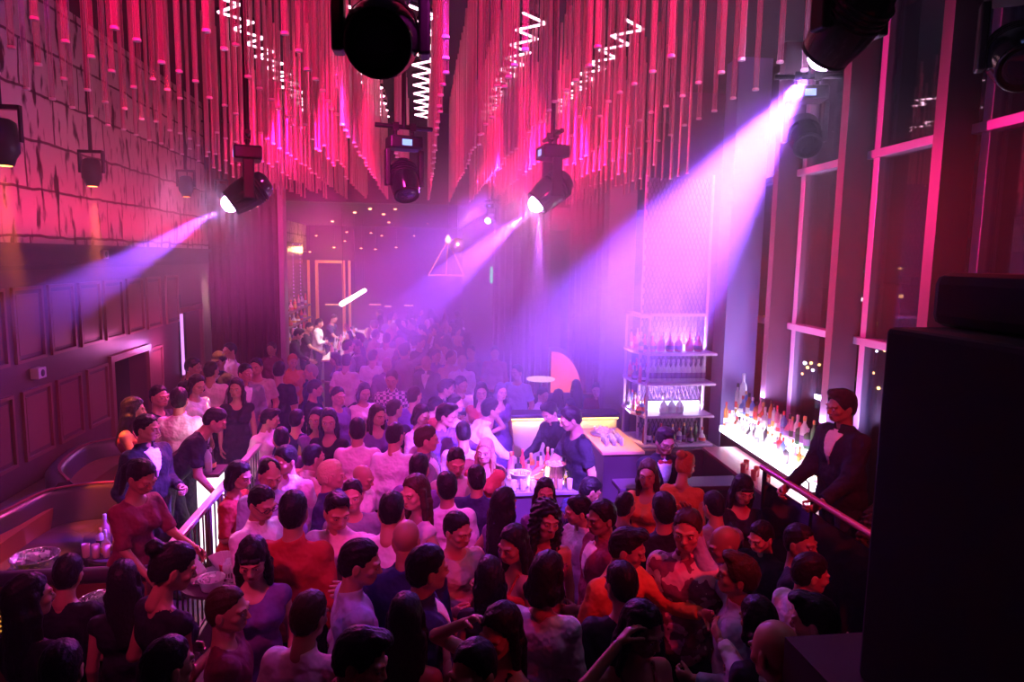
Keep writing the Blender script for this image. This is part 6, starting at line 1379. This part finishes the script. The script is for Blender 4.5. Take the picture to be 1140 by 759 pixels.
# seated behind the low wall
person(605, 432, 'm_sit', 20, 'pink', 'man in pink seated behind the low lit wall, arm raised with a drink', Y=10.9)
person(622, 440, 'f_sit', 160, 'black', 'woman in black seated behind the low lit wall, back turned', Y=10.75)
person(641, 438, 'f_sit', -160, 'navy', 'woman in navy seated at the middle of the booth behind the low lit wall', Y=11.6)
person(664, 442, 'm_sit', -30, 'wine', 'man in dark red seated at the bottle tower end of the booth', Y=11.3)
# staff behind the back bar
for px, py_, k, yw, tp, lab, Yb in ((333, 368, 'm_bar_work', 90, 'black', 'barman in black bending over behind the back bar, nearest the curtain', 16.2), (345, 362, 'm_bar_stand', 80, 'black', 'second barman in black behind the back bar', 17.6), (356, 356, 'm_shirt_receding', 80, 'white', 'barman in a white shirt brightly lit behind the back bar', 18.6), (372, 358, 'm_bar_stand', 70, 'navy', 'barman in dark blue at the far end of the back bar', 20.)):
    h = HEADZ(make_pose(k))[2]; person(px, py_, k, yw, tp, lab, Y=Yb, z0=0.)
# people who stand too close step apart along the line of sight, a touch taller or shorter in turn
ppl = [p[0] for p in PEOPLE]
for it in range(60):
    moved = 0
    for i in range(len(ppl)):
        for j in range(i):
            A_, B_ = ppl[i], ppl[j]; d = A_.location-B_.location; dz = abs(d.z); d.z = 0
            if dz > .6 or d.length > .44: continue
            for P_, Q_ in ((A_, B_), (B_, A_)):
                if P_.name not in FREE: continue
                rad = Vector((P_.location.x, P_.location.y, 0)); u = rad.normalized(); sg = 1 if (P_.location-Q_.location).dot(u) >= 0 else -1
                f = 1+sg*.012/rad.length*(1.6 if d.length < .3 else 1.); h, a, z0 = FREE[P_.name]
                hz_ = P_.location.z+h[2]*(P_.scale.x/P_.get('s0', P_.scale.x)); nz_ = CAM[2]-(CAM[2]-hz_)*f; ns = P_.scale.x*(nz_-z0)/(hz_-z0)
                if not .90 < ns < 1.10: continue
                P_['s0'] = P_.get('s0', P_.scale.x); P_.location.x *= f; P_.location.y *= f; P_.scale = (ns,)*3; moved += 1
    if not moved: break
for o in ppl:
    if 's0' in o: del o['s0']
for a in HELD: hold(*a)
# deep in the haze
rf = random.Random(11)
far = []
tries = 0
while len(far) < 46 and tries < 4000:
    tries += 1; Y = rf.uniform(12.6, 21.5); X = rf.uniform(-1.5 if Y < 14 else -1.35, 1.15)
    if Y < 15.5 and X > 1.0: continue
    if any((X-a)**2+(Y-b)**2 < .36 for a, b in far): continue
    if any((X-p[0].location.x)**2+(Y-p[0].location.y)**2 < .3 for p in PEOPLE): continue
    far.append((X, Y))
fk = ['m_shirt_relaxed', 'm_tee_relaxed', 'm_shirt_drink', 'm_suit_relaxed', 'f_dress_relaxed', 'm_tee_drink', 'f_blouse_bob', 'm_shirt_talk', 'f_dress_drink', 'm_shirt_raise', 'm_shirt_bald']
for X, Y in far:
    k = rf.choice(fk); tp = rf.choice(['pink', 'white', 'navy', 'black', 'purple', 'wine', 'grey']); M = kind_meshes(k); s = rf.uniform(.95, 1.05)
    who = 'woman' if k[0] == 'f' else 'man'; tn = {'pink': 'pink', 'white': 'white', 'navy': 'dark blue', 'black': 'black', 'purple': 'purple', 'wine': 'dark red', 'grey': 'grey'}[tp]
    zone = 'beside the back bar' if X < -.5 else 'in front of the far wall' if Y > 17.5 else 'at the back of the dance floor'
    lab = 'hazy far %s in %s %s' % (who, tn, zone)
    r = bpy.data.objects.new('person', M['person']); col.objects.link(r); r.location = (X, Y, 0); r.rotation_euler.z = rf.uniform(0, 6.28); r.scale = (s, s, s); tag(r, lab, 'person', lab.replace('hazy far ', 'hazy far people: ')); setm(r, SK[rf.randrange(4)])
    for n, kk, me in M['parts']:
        c_ = bpy.data.objects.new(n, me); col.objects.link(c_); c_.parent = r; setm(c_, {'front': CL['white'], 'top': CL[tp], 'bottom': CL['black'], 'shoe': SHOE, 'hair': HR['k']}[kk])
    PEOPLE.append((r, 0, 0, s, k))
# bow tie and collar of the bartender
if CHECK:
    for i in range(len(PEOPLE)):
        for j in range(i):
            a, b = PEOPLE[i][0], PEOPLE[j][0]
            if (a.location-b.location).length < .40: print('NEAR', round((a.location-b.location).length, 2), PEOPLE[i][1:], PEOPLE[j][1:], a.name, b.name)
    pass
